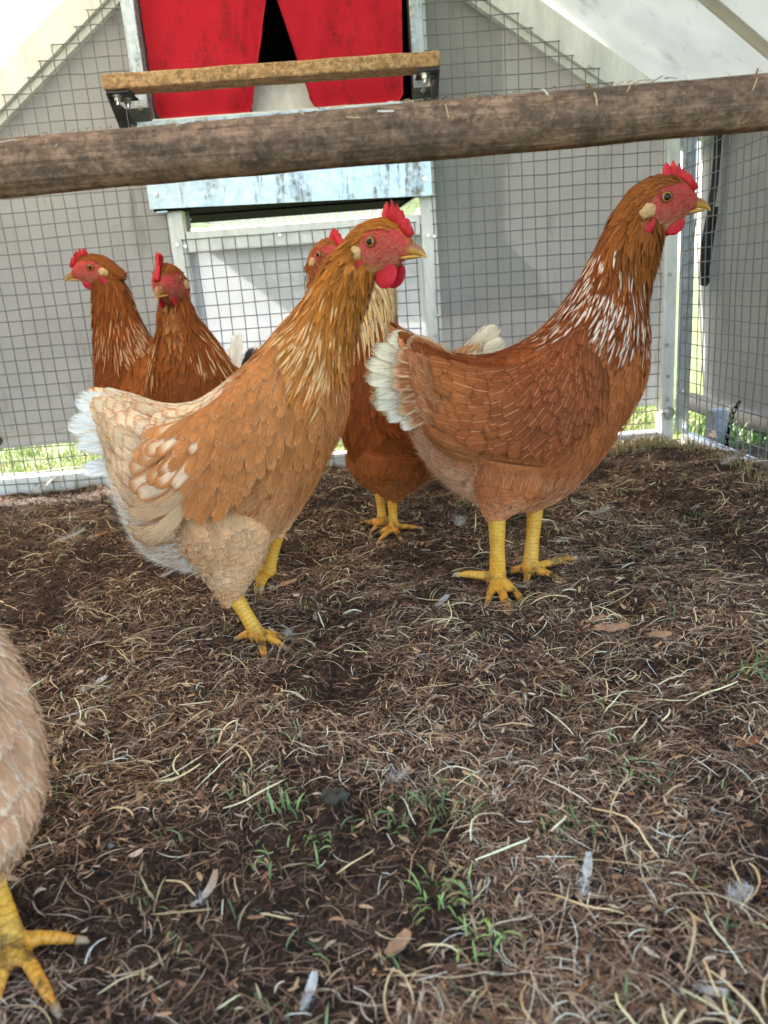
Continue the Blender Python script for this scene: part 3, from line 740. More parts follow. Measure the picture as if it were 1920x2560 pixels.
TR = np.array((0, .15, .32, .5, .68, .84, .95, 1.))
PROF = {'round': np.array((.34, .72, .95, 1., .98, .84, .55, .22)), 'lance': np.array((.4, .78, 1., .98, .82, .55, .28, .05)),
        'long': np.array((.5, .8, .95, 1., 1., .9, .62, .2)), 'fluff': np.array((.5, .85, 1., 1., .95, .8, .6, .35))}
CR = np.array((-1, -.52, 0, .52, 1.))
class Plume:
    """collects feathers into one mesh"""
    def __init__(s): s.V, s.F, s.c1, s.c2, s.uv, s.par, s.n = [], [], [], [], [], [], 0
    def add(s, V, c1, c2, par, rng, rows=None):
        n, R, C_ = V.shape[:3]
        I = np.arange(n * R * C_).reshape(n, R, C_) + s.n
        s.F.append(np.stack([I[:, :-1, :-1], I[:, 1:, :-1], I[:, 1:, 1:], I[:, :-1, 1:]], -1).reshape(-1, 4)); s.n += n * R * C_
        s.V.append(V.reshape(-1, 3)); bc = lambda a: np.broadcast_to(a[:, None, None, :], (n, R, C_, 3)).reshape(-1, 3)
        s.c1.append(bc(c1)); s.c2.append(bc(c2)); s.par.append(bc(par))
        rd = rng.random(n); u = np.broadcast_to(CR if C_ == 5 else np.linspace(-1, 1, C_), (n, R, C_))
        v = np.broadcast_to((TR if R == 8 else np.linspace(0, 1, R))[None, :, None], (n, R, C_))
        s.uv.append(np.stack([u, v, np.broadcast_to(rd[:, None, None], (n, R, C_))], -1).reshape(-1, 3))
    def build(s, name, parent, kind='stuff'):
        cc = np.concatenate
        me = mesh_np(name, cc(s.V), cc(s.F), {'c1': ('FLOAT_COLOR', cc(s.c1)), 'c2': ('FLOAT_COLOR', cc(s.c2)), 'fuv': ('FLOAT_VECTOR', cc(s.uv)), 'fpar': ('FLOAT_VECTOR', cc(s.par))})
        o = link(name, me, MAT['feather'], parent, True)
        if kind: o['kind'] = kind
        return o

def feathers(pl, lf, k, t, L, W, c1, c2, par, rng, prof='round', alpha=0., o0=-.001, o1=.0038, camber=.0018, lift=None, ragged=0.):
    """feathers rooted at (k,t) on the loft, lying along it towards the tail, alpha turns them downwards"""
    n = len(k)
    if n == 0: return
    f = lambda a: np.broadcast_to(np.asarray(a, float), (n,)).copy()
    L, W, alpha, o0, o1 = f(L), f(W), f(alpha), f(o0), f(o1)
    alpha = alpha + rng.normal(0, .13, n)
    sg = np.sign(np.where(np.abs(t) < 1e-6, 1, ((t + np.pi) % (2 * np.pi)) - np.pi))
    kk, tt = k.copy(), t.copy(); V = np.zeros((n, 8, 5, 3)); jit = rng.normal(0, .0005, n)
    wob = 1 + rng.normal(0, ragged, (n, 8, 5)) if ragged else 1
    for r in range(8):
        if r:
            d = L * (TR[r] - TR[r - 1])
            kk = kk - np.cos(alpha) * d / lf.lk(kk, tt); tt = tt + sg * np.sin(alpha) * d / lf.lt(kk, tt)
        x = W[:, None] / 2 * PROF[prof][r] * CR[None]
        ka = kk[:, None] + np.sin(alpha)[:, None] * x * sg[:, None] / lf.lk(kk, tt)[:, None]
        ta = tt[:, None] + np.cos(alpha)[:, None] * x / lf.lt(kk, tt)[:, None]
        off = o0 + (o1 - o0) * TR[r] + jit
        bump = 0. if lift is None else lift(ka, ta)
        V[:, r] = lf.pos(ka, ta) + lf.nor(ka, ta) * (off[:, None] + bump - camber * (CR[None] * PROF[prof][r]) ** 2)[..., None]
    if ragged:
        mid = V[:, :, 2:3]; V = mid + (V - mid) * wob[..., None]
    pl.add(V, c1, c2, par, rng)

def rows(lf, k0, k1, step, across, rng, t0=0., t1=np.pi, both=True, jitter=.3):
    """staggered roots between k0..k1 and |t| t0..t1"""
    K, T = [], []; k = k0; i = 0; tm = (t0 + t1) / 2
    while k < k1:
        st = step(k) if callable(step) else step; ac = across(k) if callable(across) else across
        tt = np.linspace(t0, t1, 40); ln = float((lf.lt(np.full(40, k), tt)).mean() * (t1 - t0))
        m = max(2, int(ln / ac))
        for sgn in ((-1, 1) if both else (1,)):
            a = t0 + (t1 - t0) * (np.arange(m) + (.5 if i % 2 else 0.)) / m
            T.append(sgn * (a + rng.normal(0, jitter * .25 * (t1 - t0) / m, m))); K.append(np.full(m, k) + rng.normal(0, jitter * st / float(lf.lk(np.array([k]), np.array([tm]))[0]) * .5, m))
        k += st / float(lf.lk(np.array([k]), np.array([min(tm, 1.7)]))[0]); i += 1
    return np.concatenate(K), np.concatenate(T)

def strands(name, lf_list, rng, parent, wdt=.00018, base=.001):
    """fine down along belly, thighs and rump: tapered hairs"""
    V, F, C_, n0 = [], [], [], 0
    for lf, k, t, L, col, lift in lf_list:
        n = len(k); al = rng.normal(0, .35, n); sg = np.sign(t)
        kk, tt = k.copy(), t.copy(); pts = []
        for r in range(5):
            if r:
                d = L / 4; kk = kk - np.cos(al) * d / lf.lk(kk, tt); tt = tt + sg * np.sin(al) * d / lf.lt(kk, tt)
            pts.append(lf.pos(kk, tt) + lf.nor(kk, tt) * (base + lift * (r / 4) ** 1.4)[:, None])
        Q = np.stack(pts, 1); d = np.gradient(Q, axis=1); sd_ = np.cross(d, rng.normal(0, 1, (n, 1, 3))); sd_ /= np.linalg.norm(sd_, axis=-1, keepdims=True) + 1e-9
        ww = wdt * np.array((1, 1, .85, .6, .2))[None, :, None]
        P = np.stack([Q - sd_ * ww, Q + sd_ * ww], 2).reshape(-1, 3); I = np.arange(n * 10).reshape(n, 5, 2) + n0
        F.append(np.stack([I[:, :-1, 0], I[:, 1:, 0], I[:, 1:, 1], I[:, :-1, 1]], -1).reshape(-1, 4)); V.append(P)
        C_.append(np.repeat(col * rng.uniform(.85, 1.1, (n, 1)), 10, 0)); n0 += n * 10
    o = link(name, mesh_np(name, np.concatenate(V), np.concatenate(F), {'col': ('FLOAT_COLOR', np.concatenate(C_))}), MAT['fibre'], parent, True)
    o['kind'] = 'stuff'; return o

HP = .000416                                    # metres in one unit of the head drawing
def head_secs(sc=1.):
    px = [(-92, -6, -74, -66, .0135), (-58, 30, -40, -80, .0178), (-12, 49, 12, -70, .0180), (24, 46, 42, -57, .0162), (52, 30, 53, -47, .0128), (70, 9, 68, -41, .0088), (82, -2, 79, -38, .0058)]
    return [(a * HP * 1.06 * sc, b * HP * sc, c * HP * 1.06 * sc, d * HP * sc, w_ * sc) for a, b, c, d, w_ in px]

def smooth01(x, a, b): x = np.clip((x - a) / (b - a), 0, 1); return x * x * (3 - 2 * x)
RED, RED2, CREAM = lin(190, 62, 62), lin(180, 104, 86), lin(208, 166, 120)

def paint_mesh(name, V, F, cols, mat, par, smooth=True, sub=0):
    me = bpy.data.meshes.new(name); me.from_pydata([tuple(v) for v in V], [], [tuple(f) for f in F]); me.update()
    set_attrs(me, {'col': ('FLOAT_COLOR', np.array(cols, float))})
    o = link(name, me, mat, par, smooth)
    return o

def ellipsoid(cen, ax, rad, nu=16, nv=10, f=None):
    """ax: 3x3 rows = axes"""
    V, F = [], []
    for i in range(nv + 1):
        ph = -math.pi / 2 + math.pi * i / nv
        for j in range(nu):
            an = 2 * math.pi * j / nu; p = np.array((math.cos(ph) * math.cos(an), math.cos(ph) * math.sin(an), math.sin(ph)))
            q = p * rad
            if f: q = f(q, p)
            V.append(np.array(cen) + q @ np.array(ax))
    for i in range(nv):
        for j in range(nu): F.append((i * nu + j, i * nu + (j + 1) % nu, (i + 1) * nu + (j + 1) % nu, (i + 1) * nu + j))
    return np.array(V), F

def tubes(pts, rs, n=10):
    pts = np.array(pts, float); V, F = [], []; up = None
    for i, p in enumerate(pts):
        d = pts[min(i + 1, len(pts) - 1)] - pts[max(i - 1, 0)]; d /= np.linalg.norm(d)
        a = (np.cross(d, (0, 1, .13)) if up is None else up - d * (up @ d)); a /= np.linalg.norm(a); up = a; b = np.cross(d, a)
        for j in range(n): V.append(p + rs[i] * (a * math.cos(2 * math.pi * j / n) + b * math.sin(2 * math.pi * j / n)))
    m = len(pts)
    for i in range(m - 1):
        for j in range(n): F.append((i * n + j, i * n + (j + 1) % n, (i + 1) * n + (j + 1) % n, (i + 1) * n + j))
    V += [pts[0], pts[-1]]
    for j in range(n): F.append((j, (j + 1) % n, m * n)[::-1]); F.append(((m - 1) * n + j, (m - 1) * n + (j + 1) % n, m * n + 1))
    return np.array(V), F

def arr(c, n): return np.broadcast_to(np.asarray(c, float), (n, 3)).copy()
def blend(a, b, f): return a * (1 - f[:, None]) + b * f[:, None]

def make_hen(label, loc, heading, secs, head, pal, legs, tail, seed, comb=1., full=True):
    rng = np.random.default_rng(seed)
    root = empty('hen', (loc[0], loc[1], -.004), math.radians(heading)); tag(root, label, 'hen', 'hens in the coop')
    hs = head.get('scale', 1.)
    HM = Matrix.Translation(head['eye']) @ Matrix.Rotation(math.radians(head['yaw']), 4, 'Z') @ Matrix.Rotation(math.radians(-head.get('pitch', 0)), 4, 'Y') @ Matrix.Rotation(math.radians(head.get('roll', 0)), 4, 'X')
    hm = np.array(HM)
    hp = lambda u, v, y=0.: (HM @ Vector((u * HP * hs, y, v * HP * hs)))
    S_ = np.array(secs, float); kk_ = np.arange(len(S_)); dl_ = np.where(kk_ >= 6, .0042, .0028)[:, None]   # room for the feather coat
    ax_ = S_[:, 2:4] - S_[:, 0:2]; ax_ /= np.linalg.norm(ax_, axis=1, keepdims=True); S_[:, 0:2] += ax_ * dl_; S_[:, 2:4] -= ax_ * dl_; S_[:, 4] = np.maximum(S_[:, 4] - dl_[:, 0], .008)
    secs = S_.tolist(); trunk = Loft(secs); hd = Loft(head_secs(hs), HM, 90)
    n_ = len(secs)
    # ---- one continuous body: trunk, neck, head, thighs, shanks and toes
    parts = [trunk.solid(), hd.solid(2)]
    th_l = []; toe_lines = []; shank_lines = []
    for lg in legs:
        a, b = np.array(lg['top'], float), np.array(lg['hock'], float); d = a - b
        px = np.array((-d[2], d[0])); px = px / np.linalg.norm(px)
        rr = lg.get('rad', (.0105, .0165, .027, .038, .042)); sc_ = []
        for i, q in enumerate((-.04, .10, .34, .68, 1.)):
            c = b + d * q; c = c + np.array((.008, 0, 0)) * math.sin(q * math.pi)
            sc_.append((c[0] - px[0] * rr[i] * -1, c[2] + px[1] * rr[i], c[0] - px[0] * rr[i], c[2] - px[1] * rr[i], rr[i] * .86, c[1]))
        tl = Loft(sc_, None, 60); th_l.append(tl); parts.append(tl.solid(4))
        kn = np.array(lg['ankle'], float); sh = [b + (b - kn) * .12, b + (kn - b) * .15, b + (kn - b) * .55, kn]
        sr = lg.get('sr', 1.)
        parts.append(tubes(sh, np.array((.0078, .0074, .0064, .0072)) * sr, 12)); shank_lines.append(sh)
        parts.append(ellipsoid(kn + np.array((0, 0, -.002)), np.eye(3), np.array((.0082, .0082, .0076)) * sr, 12, 8))
        for tp in lg['toes']:
            tp = np.array(tp, float); m1 = kn * .62 + tp * .38 + np.array((0, 0, .0035 if tp[2] < kn[2] else .002)); m2 = kn * .25 + tp * .75 + np.array((0, 0, .002))
            ln = [kn, m1, m2, tp]; parts.append(tubes(ln, np.array((.0062, .0045, .0039, .0024)) * (.4 + .6 * sr), 10)); toe_lines.append(ln)
    V, F, o_ = [], [], 0
    for v, f in parts:
        V.append(v); F += [tuple(int(i) + o_ for i in q) for q in f]; o_ += len(v)
    me = bpy.data.meshes.new('tmp'); me.from_pydata(np.concatenate(V).tolist(), [], F); me.update()
    tmp = bpy.data.objects.new('tmp', me); COL.objects.link(tmp)
    md = tmp.modifiers.new('r', 'REMESH'); md.mode = 'VOXEL'; md.voxel_size = .0021 if full else .0028
    sm = tmp.modifiers.new('s', 'SMOOTH'); sm.factor = .5; sm.iterations = 3
    dg = bpy.context.evaluated_depsgraph_get(); bme = bpy.data.meshes.new_from_object(tmp.evaluated_get(dg))
    bpy.data.objects.remove(tmp); bpy.data.meshes.remove(me)
    body = link('body', bme, [MAT['hen_body'], MAT['leg_scales']], root, True)
    co = np.zeros(len(bme.vertices) * 3, np.float32); bme.vertices.foreach_get('co', co); co = co.reshape(-1, 3).astype(float)
    col = arr(pal['under'], len(co))
    # face
    q = (co - hm[:3, 3]) @ hm[:3, :3] / (HP * hs); u, v = q[:, 0], q[:, 2]; near = np.abs(q[:, 1]) < 55
    nz = vnoise(u + q[:, 1], v, 9., 3) - .5; nz2 = vnoise(u, v + q[:, 1], 4., 5) - .5
    e = np.hypot((u - 22) / 62, (v + 16) / 46) + nz * .22
    face = (1 - smooth01(e, .86, 1.06)) * near * (v < 38 - np.clip(10 - u, 0, 60) * .35)
    fc = blend(arr(RED, len(co)), arr(RED2, len(co)), np.clip(.45 + nz2 * 1.6 + (-(v + 30) / 60), 0, 1))
    hc = arr(pal['crown'], len(co)); hc = blend(hc, arr(pal['hackle_col'], len(co)), smooth01(np.hypot(u, v), 90, 150)); inhead = (np.hypot(u, v) < 230) & (np.abs(q[:, 1]) < 90)
    col = np.where(inhead[:, None], hc * (1 + nz2[:, None] * .5), col); col = blend(col, fc, face)
    # legs
    def dist(P, a, b):
        a, b = np.array(a), np.array(b); d = b - a; t = np.clip(((P - a) @ d) / (d @ d), 0, 1); return np.linalg.norm(P - a - t[:, None] * d, axis=1), t * np.linalg.norm(d)
    best = np.full(len(co), 9.); al = np.zeros(len(co))
    for ln in shank_lines + toe_lines:
        acc = 0
        for a, b in zip(ln[:-1], ln[1:]):
            dd, t = dist(co, a, b); m = dd < best; best[m] = dd[m]; al[m] = acc + t[m]; acc += np.linalg.norm(np.array(b) - np.array(a))
    hz = max(l['hock'][2] for l in legs); isleg = (best < .0125 * max(l.get('sr', 1) for l in legs)) & (co[:, 2] < hz + .004)
    yel = blend(arr(lin(234, 166, 44), len(co)), arr(lin(238, 186, 78), len(co)), np.clip(vnoise(co[:, 0] + co[:, 1], co[:, 2], .012, 4), 0, 1))
    yel = blend(yel, arr(lin(212, 128, 40), len(co)), smooth01(-co[:, 2], -.03, -.004) * .7)
    col = np.where(isleg[:, None], yel, col)
    set_attrs(bme, {'col': ('FLOAT_COLOR', col), 'leg': ('FLOAT_VECTOR', np.stack([al, smooth01(-co[:, 2], -.035, -.008), 0 * al], -1))})
    nP = len(bme.polygons); li = np.zeros(len(bme.loops), np.int32); bme.loops.foreach_get('vertex_index', li)
    ls = np.zeros(nP, np.int32); bme.polygons.foreach_get('loop_start', ls); bme.polygons.foreach_set('material_index', isleg[li[ls]].astype(np.int32))
    # claws
    for ln in toe_lines:
        a, b = np.array(ln[2]), np.array(ln[3]); d = (b - a) / np.linalg.norm(b - a); s_ = max(l.get('sr', 1) for l in legs)
        V, F = tubes([b - d * .002, b + d * .003 * s_ + (0, 0, .0004), b + d * .006 * s_ - (0, 0, .0022)], (.0026 * s_, .0020 * s_, .0005), 8)
        paint_mesh('claw', V, F, arr(lin(176, 146, 108), len(V)), MAT['beak_horn'], root)
    # ---- face parts
    R3 = hm[:3, :3]
    for sgn in (-1, 1):
        yw = .0158 * hs
        c = np.array(hp(0, 0, sgn * (yw + .0004 * hs))); V, F = ellipsoid(c, np.array([R3[:, 0], R3[:, 2], R3[:, 1] * sgn]), np.array((.0058, .0058, .0046)) * hs, 28, 24)
        rr = np.linalg.norm(((V - c) @ R3)[:, [0, 2]], axis=1) / hs; yy = ((V - c) @ R3)[:, 1] * sgn
        cc = np.where((rr < .0029)[:, None], lin(5, 4, 4), np.where((rr < .0043)[:, None], lin(172, 112, 44), np.where((rr < .0049)[:, None], lin(120, 78, 38), lin(70, 40, 30)))); cc = np.where((yy < 0)[:, None], lin(90, 50, 40), cc)
        eye = paint_mesh('eye', V, F, cc, MAT['eye_gloss'], root)
        ring = []; nr = 26
        for i in range(nr):                                        # bare eyelid rim
            an = 2 * math.pi * i / nr; ring.append(np.array(hp(13.6 * math.cos(an), 12.6 * math.sin(an), sgn * (yw + .0022 * hs))))
        V, F = tubes(ring + [ring[0], ring[1]], [.0008 * hs] * (nr + 2), 6); paint_mesh('eyelid', V, F, arr(lin(146, 66, 56), len(V)), MAT['comb_skin'], eye)
        def lobe(q, p): q = q.copy(); q[2] *= 1 + .12 * math.sin(5 * p[0]); return q
        V, F = ellipsoid(np.array(hp(-44, -22, sgn * .0172 * hs)), np.array([R3[:, 0] * .9 + R3[:, 2] * .42, R3[:, 1] * sgn, R3[:, 2] * .9 - R3[:, 0] * .42]), np.array((.0086, .0044, .0066)) * hs, 16, 12, lobe)
        paint_mesh('ear_lobe', V, F, arr(CREAM, len(V)) * (1 + .2 * (vnoise(V[:, 0], V[:, 2], .002, 3)[:, None] - .5)), MAT['hen_body'], root)
        V, F = ellipsoid(np.array(hp(-42, -56, sgn * .0166 * hs)), np.array([R3[:, 0] * .8 - R3[:, 2] * .6, R3[:, 1] * sgn, R3[:, 2] * .8 + R3[:, 0] * .6]), np.array((.0052, .0030, .0098)) * hs, 12, 10)
        paint_mesh('red_lobe', V, F, arr(lin(190, 40, 56), len(V)), MAT['comb_skin'], root)
        wl = head.get('wattle', 1.)
        def wat(q, p):
            q = q.copy(); f_ = .62 + .38 * smooth01(np.array(-p[2]), -.9, .3); q[0] *= float(f_); q[0] += .0035 * wl * hs * (p[2] * .6); q[1] += .0010 * p[2]; return q
        V, F = ellipsoid(np.array(hp(23, -46 - 24 * wl, sgn * .0092 * hs)), np.array([R3[:, 0] * .95 + R3[:, 2] * .3, R3[:, 1], R3[:, 2] * .95 - R3[:, 0] * .3]), np.array((.0132 * (.5 + .5 * wl), .0024, .0142 * wl)) * hs, 20, 14, wat)
        paint_mesh('wattle', V, F, arr(lin(198, 36, 50), len(V)), MAT['comb_skin'], root)
    # comb: serrated blade, thick at the base
    cs = comb
    ol = [(14, 40), (12, 58), (18, 76), (25, 83), (29, 74), (33, 66), (37, 78), (40, 86), (44, 76), (47, 62), (51, 70), (54, 77), (57, 66), (59, 54), (63, 57), (65, 62), (68, 52), (70, 42), (75, 44), (77, 40), (80, 30), (86, 20), (90, 8), (78, 2), (66, 14), (48, 30), (30, 40)]
    ol = [(u_, v_ if v_ < 42 else 42 + (v_ - 42) * cs) for u_, v_ in ol]
    base = np.array([24., 34.]); mb = bmesh.new(); layers = []
    for off_, sh in ((-.0027, .80), (-.0015, .94), (0, 1.), (.0015, .94), (.0027, .80)):
        ring = []
        for u_, v_ in ol:
            c_ = np.array((46., 40.)); p_ = np.array((u_, v_)); p_ = c_ + (p_ - c_) * sh if v_ > 40 else c_ + (p_ - c_) * (.92 + .08 * sh)
            bend = .0016 * math.sin(v_ * .09 + u_ * .05)
            ring.append(mb.verts.new(hp(p_[0], p_[1], (off_ * (1.25 - .006 * (v_ - 30)) + bend) * hs)))
        layers.append(ring)
    for a, b in zip(layers[:-1], layers[1:]):
        for i in range(len(ol)): mb.faces.new((a[i], a[(i + 1) % len(ol)], b[(i + 1) % len(ol)], b[i]))
    fs = [mb.faces.new(layers[0][::-1]), mb.faces.new(layers[-1])]; bmesh.ops.triangulate(mb, faces=fs)
    bmesh.ops.recalc_face_normals(mb, faces=mb.faces[:])
    me = bpy.data.meshes.new('comb'); mb.to_mesh(me); mb.free()
    set_attrs(me, {'col': ('FLOAT_COLOR', arr(lin(204, 42, 50), len(me.vertices)))}); link('comb', me, MAT['comb_skin'], root, True)
    # beak
    ub = [(52, 0, 46, -33, .0086), (72, -4, 60, -34, .0075), (91, -11, 84, -35, .0055), (107, -22, 102, -38, .0034), (116, -35, 113, -44, .0015), (119, -43, 117, -47, .0006)]
    lb = [(46, -33, 44, -46, .0084), (70, -34.5, 68, -46, .0066), (92, -36.5, 88, -44.5, .0042), (106, -39.5, 103, -43.5, .0018)]
    V, F, cc = [], [], []
    o_ = 0
    for L_, up in ((ub, True), (lb, False)):
        lf = Loft([(a * HP * hs, b * HP * hs, c * HP * hs, d * HP * hs, w_ * hs) for a, b, c, d, w_ in L_], HM, 40, 2.0)
        v, f = lf.solid(1); V.append(v); F += [tuple(int(i) + o_ for i in q_) for q_ in f]; o_ += len(v)
        qq = (v - hm[:3, 3]) @ hm[:3, :3] / (HP * hs)
        hgt = np.clip((qq[:, 2] - (-40 + 0 * qq[:, 0])) / (np.interp(qq[:, 0], (44, 72, 92, 108, 119), (0, -4, -11, -22, -40)) + 40 + 1e-3), 0, 1)
        c_ = blend(arr(lin(206, 160, 74), len(v)), arr(lin(150, 96, 66), len(v)), smooth01(hgt, .3, .75) if up else 0 * hgt)
        c_ = blend(c_, arr(lin(178, 78, 74), len(v)), 1 - smooth01(qq[:, 0], 52, 74)); cc.append(c_)
        for sgn in (-1, 1):
            if up: dn = np.hypot((qq[:, 0] - 74) / 8, (qq[:, 2] + 9) / 4); c_[dn < 1] = lin(96, 44, 40)
    paint_mesh('beak', np.concatenate(V), F, np.concatenate(cc), MAT['beak_horn'], root)

    # ---- plumage
    body_pl, hack, wing_pl = Plume(), Plume(), [Plume(), Plume()]
    D = 1. if full else 1.35
    kn0 = pal['hackle_k']                                          # where the neck cape ends
    # 1 body
    def blen(k): return np.interp(k, (-1, 0, 2, 4, 7, 9, n_), (.036, .036, .034, .034, .032, .022, .013)) * pal.get('size', 1.)
    k, t = rows(trunk, -.15, n_ - 1.2, lambda q: float(blen(q)) * .36 * D, lambda q: float(blen(q)) * .36 * D, rng, jitter=.55)
    kp = (k > .75 * np.clip(1.1 - np.abs(t), 0, 1)) & (k < kn0 + 1.6 + 3.3 * (.5 - .5 * np.cos(np.abs(t))) ** .8); k, t = k[kp], t[kp]
    c1, c2, par, a_, ln = pal['body'](k, np.abs(t), rng, trunk.pos(k, t)); L = blen(k) * rng.uniform(.78, 1.2, len(k)) * ln
    feathers(body_pl, trunk, k, t, L, L * rng.uniform(.52, .72, len(k)), c1, c2, par, rng, 'round', a_, -.0010, .0020, .0005, None, .06)
    body_pl.build('body_feathers', root)
    # 2 neck cape
    def hlen(k): return np.interp(k, (kn0 - 1, kn0 + 1, kn0 + 3, n_ - 1), (.060, .056, .040, .020)) * pal.get('size', 1.)
    k, t = rows(trunk, kn0, n_ - .3, lambda q: float(hlen(q)) * .21 * D, lambda q: .0036 * D * np.interp(q, (kn0, n_), (1.1, .75)), rng, jitter=.9)
    lowk = kn0 + 3.3 * (.5 - .5 * np.cos(np.abs(t))) ** .8 + rng.normal(0, .15, len(t))   # the cape ends higher in front
    q0 = (trunk.pos(k, t) - hm[:3, 3]) @ hm[:3, :3] / (HP * hs); keep = (k > lowk) & (np.hypot((q0[:, 0] + 38) / 17, (q0[:, 2] + 34) / 23) > 1); k, t = k[keep], t[keep]
    c1, c2, par = pal['hackle'](k, np.abs(t), rng); front = smooth01(np.abs(t), 2.0, 2.9)
    L = hlen(k) * rng.uniform(.8, 1.15, len(k)) * (1 - .5 * front)
    feathers(hack, trunk, k, t, L, np.interp(k, (kn0, n_), (.0074, .0042)) * rng.uniform(.85, 1.15, len(k)), c1, c2, par, rng, 'lance', .06, .0, .0038, .0005, None, .06)
    # head feathers
    k, t = rows(hd, 0., 4.6, .0030 * D, .0021 * D, rng)
    p = hd.pos(k, t); q = (p - hm[:3, 3]) @ hm[:3, :3] / (HP * hs)
    e = np.hypot((q[:, 0] - 22) / 60, (q[:, 2] + 16) / 44); keep = (e > .93 + rng.normal(0, .06, len(e))) | (q[:, 2] > 37 - np.clip(10 - q[:, 0], 0, 60) * .35)
    keep &= ~((q[:, 0] > 50) & (q[:, 2] < 20)); keep &= ~(np.hypot((q[:, 0] + 44) / 20, (q[:, 2] + 24) / 15) < 1)
    k, t, q = k[keep], t[keep], q[keep]
    thr_ = smooth01(-q[:, 2], 38, 62)
    c = blend(arr(pal['crown'], len(k)), arr(pal['throat'], len(k)), thr_) * rng.uniform(.8, 1.15, (len(k), 1))
    feathers(hack, hd, k, t, rng.uniform(.0075, .012, len(k)) * np.interp(k, (0, 1.2), (1.7, 1.)), np.interp(k, (0, 1.2), (.0044, .0032)), c, c * 1.22, np.tile((.5, .4, .3), (len(k), 1)), rng, 'lance', 0., 0., .0018, .0004)
    hack.build('hackle_feathers', root)
    # sparse bristles on the bare face
    k, t = rows(hd, 1.6, 4.8, .0020, .0018, rng); p = hd.pos(k, t); q = (p - hm[:3, 3]) @ hm[:3, :3] / (HP * hs)
    e = np.hypot((q[:, 0] - 10) / 52, (q[:, 2] + 22) / 40); kp = (e < 1.05) & (np.hypot(q[:, 0], q[:, 2]) > 20) & (q[:, 2] < 20); k, t = k[kp], t[kp]
    down = [(hd, k, t, np.full(len(k), .0042), arr(lin(206, 130, 104), len(k)), np.full(len(k), .0008))]
    # 3 wings
    W = pal['wing']
    for si, sgn in enumerate((-1, 1)):
        def lift(ka, ta):
            a_ = np.abs(((ta + np.pi) % (2 * np.pi)) - np.pi)
            return .0105 * smooth01(ka, W['k0'] - 1.0, W['k0'] + 1.2) * (1 - smooth01(ka, W['k1'] - .6, W['k1'] + .8)) * smooth01(a_, .35, .95) * (1 - smooth01(a_, 1.75, 2.5) * .8) + .001
        if sgn > 0 and not full and heading == 0: pass
        # long flight feathers low at the rear, then three orders of coverts over them
        nfl = 9; f = np.arange(nfl) / (nfl - 1)
        k = W['k0'] + 1.7 + 1.2 * f[::-1]; t = sgn * (1.05 + .80 * f)
        c1 = blend(arr(W['flight'], nfl), arr(W['flight2'], nfl), f); c2 = arr(W['edge'], nfl)
        feathers(wing_pl[si], trunk, k, t, .082 - .012 * f, .0175, c1, c2, np.tile((.8, .12, .5), (nfl, 1)), rng, 'long', W['alpha'] * 1.05 * (.75 + .2 * f), -.0002 + .0006 * f[::-1], .0012 + .0008 * f[::-1], .0012, lift)
        for (ka, kb, L_, Wd, o1, st, tmx) in ((W['k0'] + 1.5, W['k0'] + 3.0, .044, .0185, .0036, .013, W.get('tmax', 1.62)), (W['k0'] + 2.7, W['k1'] - .5, .030, .0165, .0040, .0095, 1.62), (W['k1'] - 1.2, W['k1'] + .5, .021, .0135, .0040, .0070, 1.62)):
            k, t = rows(trunk, ka, kb, st * D, st * .86 * D, rng, .62, tmx, False, jitter=.8); t = t * sgn
            c1, c2, par = pal['covert'](k, np.abs(t), rng)
            feathers(wing_pl[si], trunk, k, t, L_ * rng.uniform(.9, 1.1, len(k)), Wd, c1, c2, par, rng, 'round', (W['alpha'] + .5 * smooth01(k, 3., 5.6)) * np.interp(np.abs(t), (.6, 1.3), (.6, 1.0)), .0010, o1 + .0006, .0009, lift, .03)
        wing_pl[si].build('wing', root, None)
    # 4 thighs
    tp = Plume()
    for tl in th_l:
        k, t = rows(tl, .35, 3.9, .0085 * D, .0078 * D, rng, 0, np.pi)
        c1, c2, par = pal['thigh'](k, np.abs(t), rng, tl.pos(k, t)); L = np.interp(k, (0, 1, 4), (.014, .021, .030))
        feathers(tp, tl, k, t, L * rng.uniform(.85, 1.2, len(k)), L * .62, c1, c2, par, rng, 'fluff', .05, -.001, .0052, .001, None, .16)
        k2, t2 = rows(tl, .3, 3.3, .0029, .0027, rng, jitter=1.); down.append((tl, k2, t2, rng.uniform(.007, .014, len(k2)), arr(pal['fluff'], len(k2)), rng.uniform(.001, .006, len(k2))))
    tp.build('thigh_feathers', root)
    # 5 down fringing belly, vent and breast
    k, t = rows(trunk, -.2, 4.6, .0030, .0027, rng, 1.8, np.pi, jitter=1.); down.append((trunk, k, t, rng.uniform(.006, .012, len(k)), arr(pal['fluff'], len(k)), rng.uniform(.002, .0085, len(k))))
    k, t = rows(trunk, 4.6, n_ - 1.5, .007, .006, rng, 1.2, np.pi, jitter=1.); down.append((trunk, k, t, rng.uniform(.007, .013, len(k)), arr(pal['fluff2'], len(k)), rng.uniform(.002, .0055, len(k))))
    k, t = rows(trunk, kn0, n_ - 1, .012, .009, rng, 0, 1.6); down.append((trunk, k, t, rng.uniform(.010, .02, len(k)), arr(pal['fluff2'], len(k)), rng.uniform(.003, .007, len(k))))
    strands('down', down, rng, root)
    # loose barbs lying over the contour feathers
    k, t = rows(trunk, .3, n_ - 1.6, .0038 * D, .0028 * D, rng, 0, np.pi, jitter=1.2); bc = pal['body'](k, np.abs(t), rng, trunk.pos(k, t))
    low_ = k < kn0 + 2.6 * (.5 - .5 * np.cos(np.abs(t))) ** .8; inw = (k > W['k0'] + .6) & (k < W['k1']) & (np.abs(t) > .55) & (np.abs(t) < 1.75)
    c_ = np.where(inw[:, None], pal['covert'](k, np.abs(t), rng)[0], bc[0]) * rng.uniform(.8, 1.3, (len(k), 1))
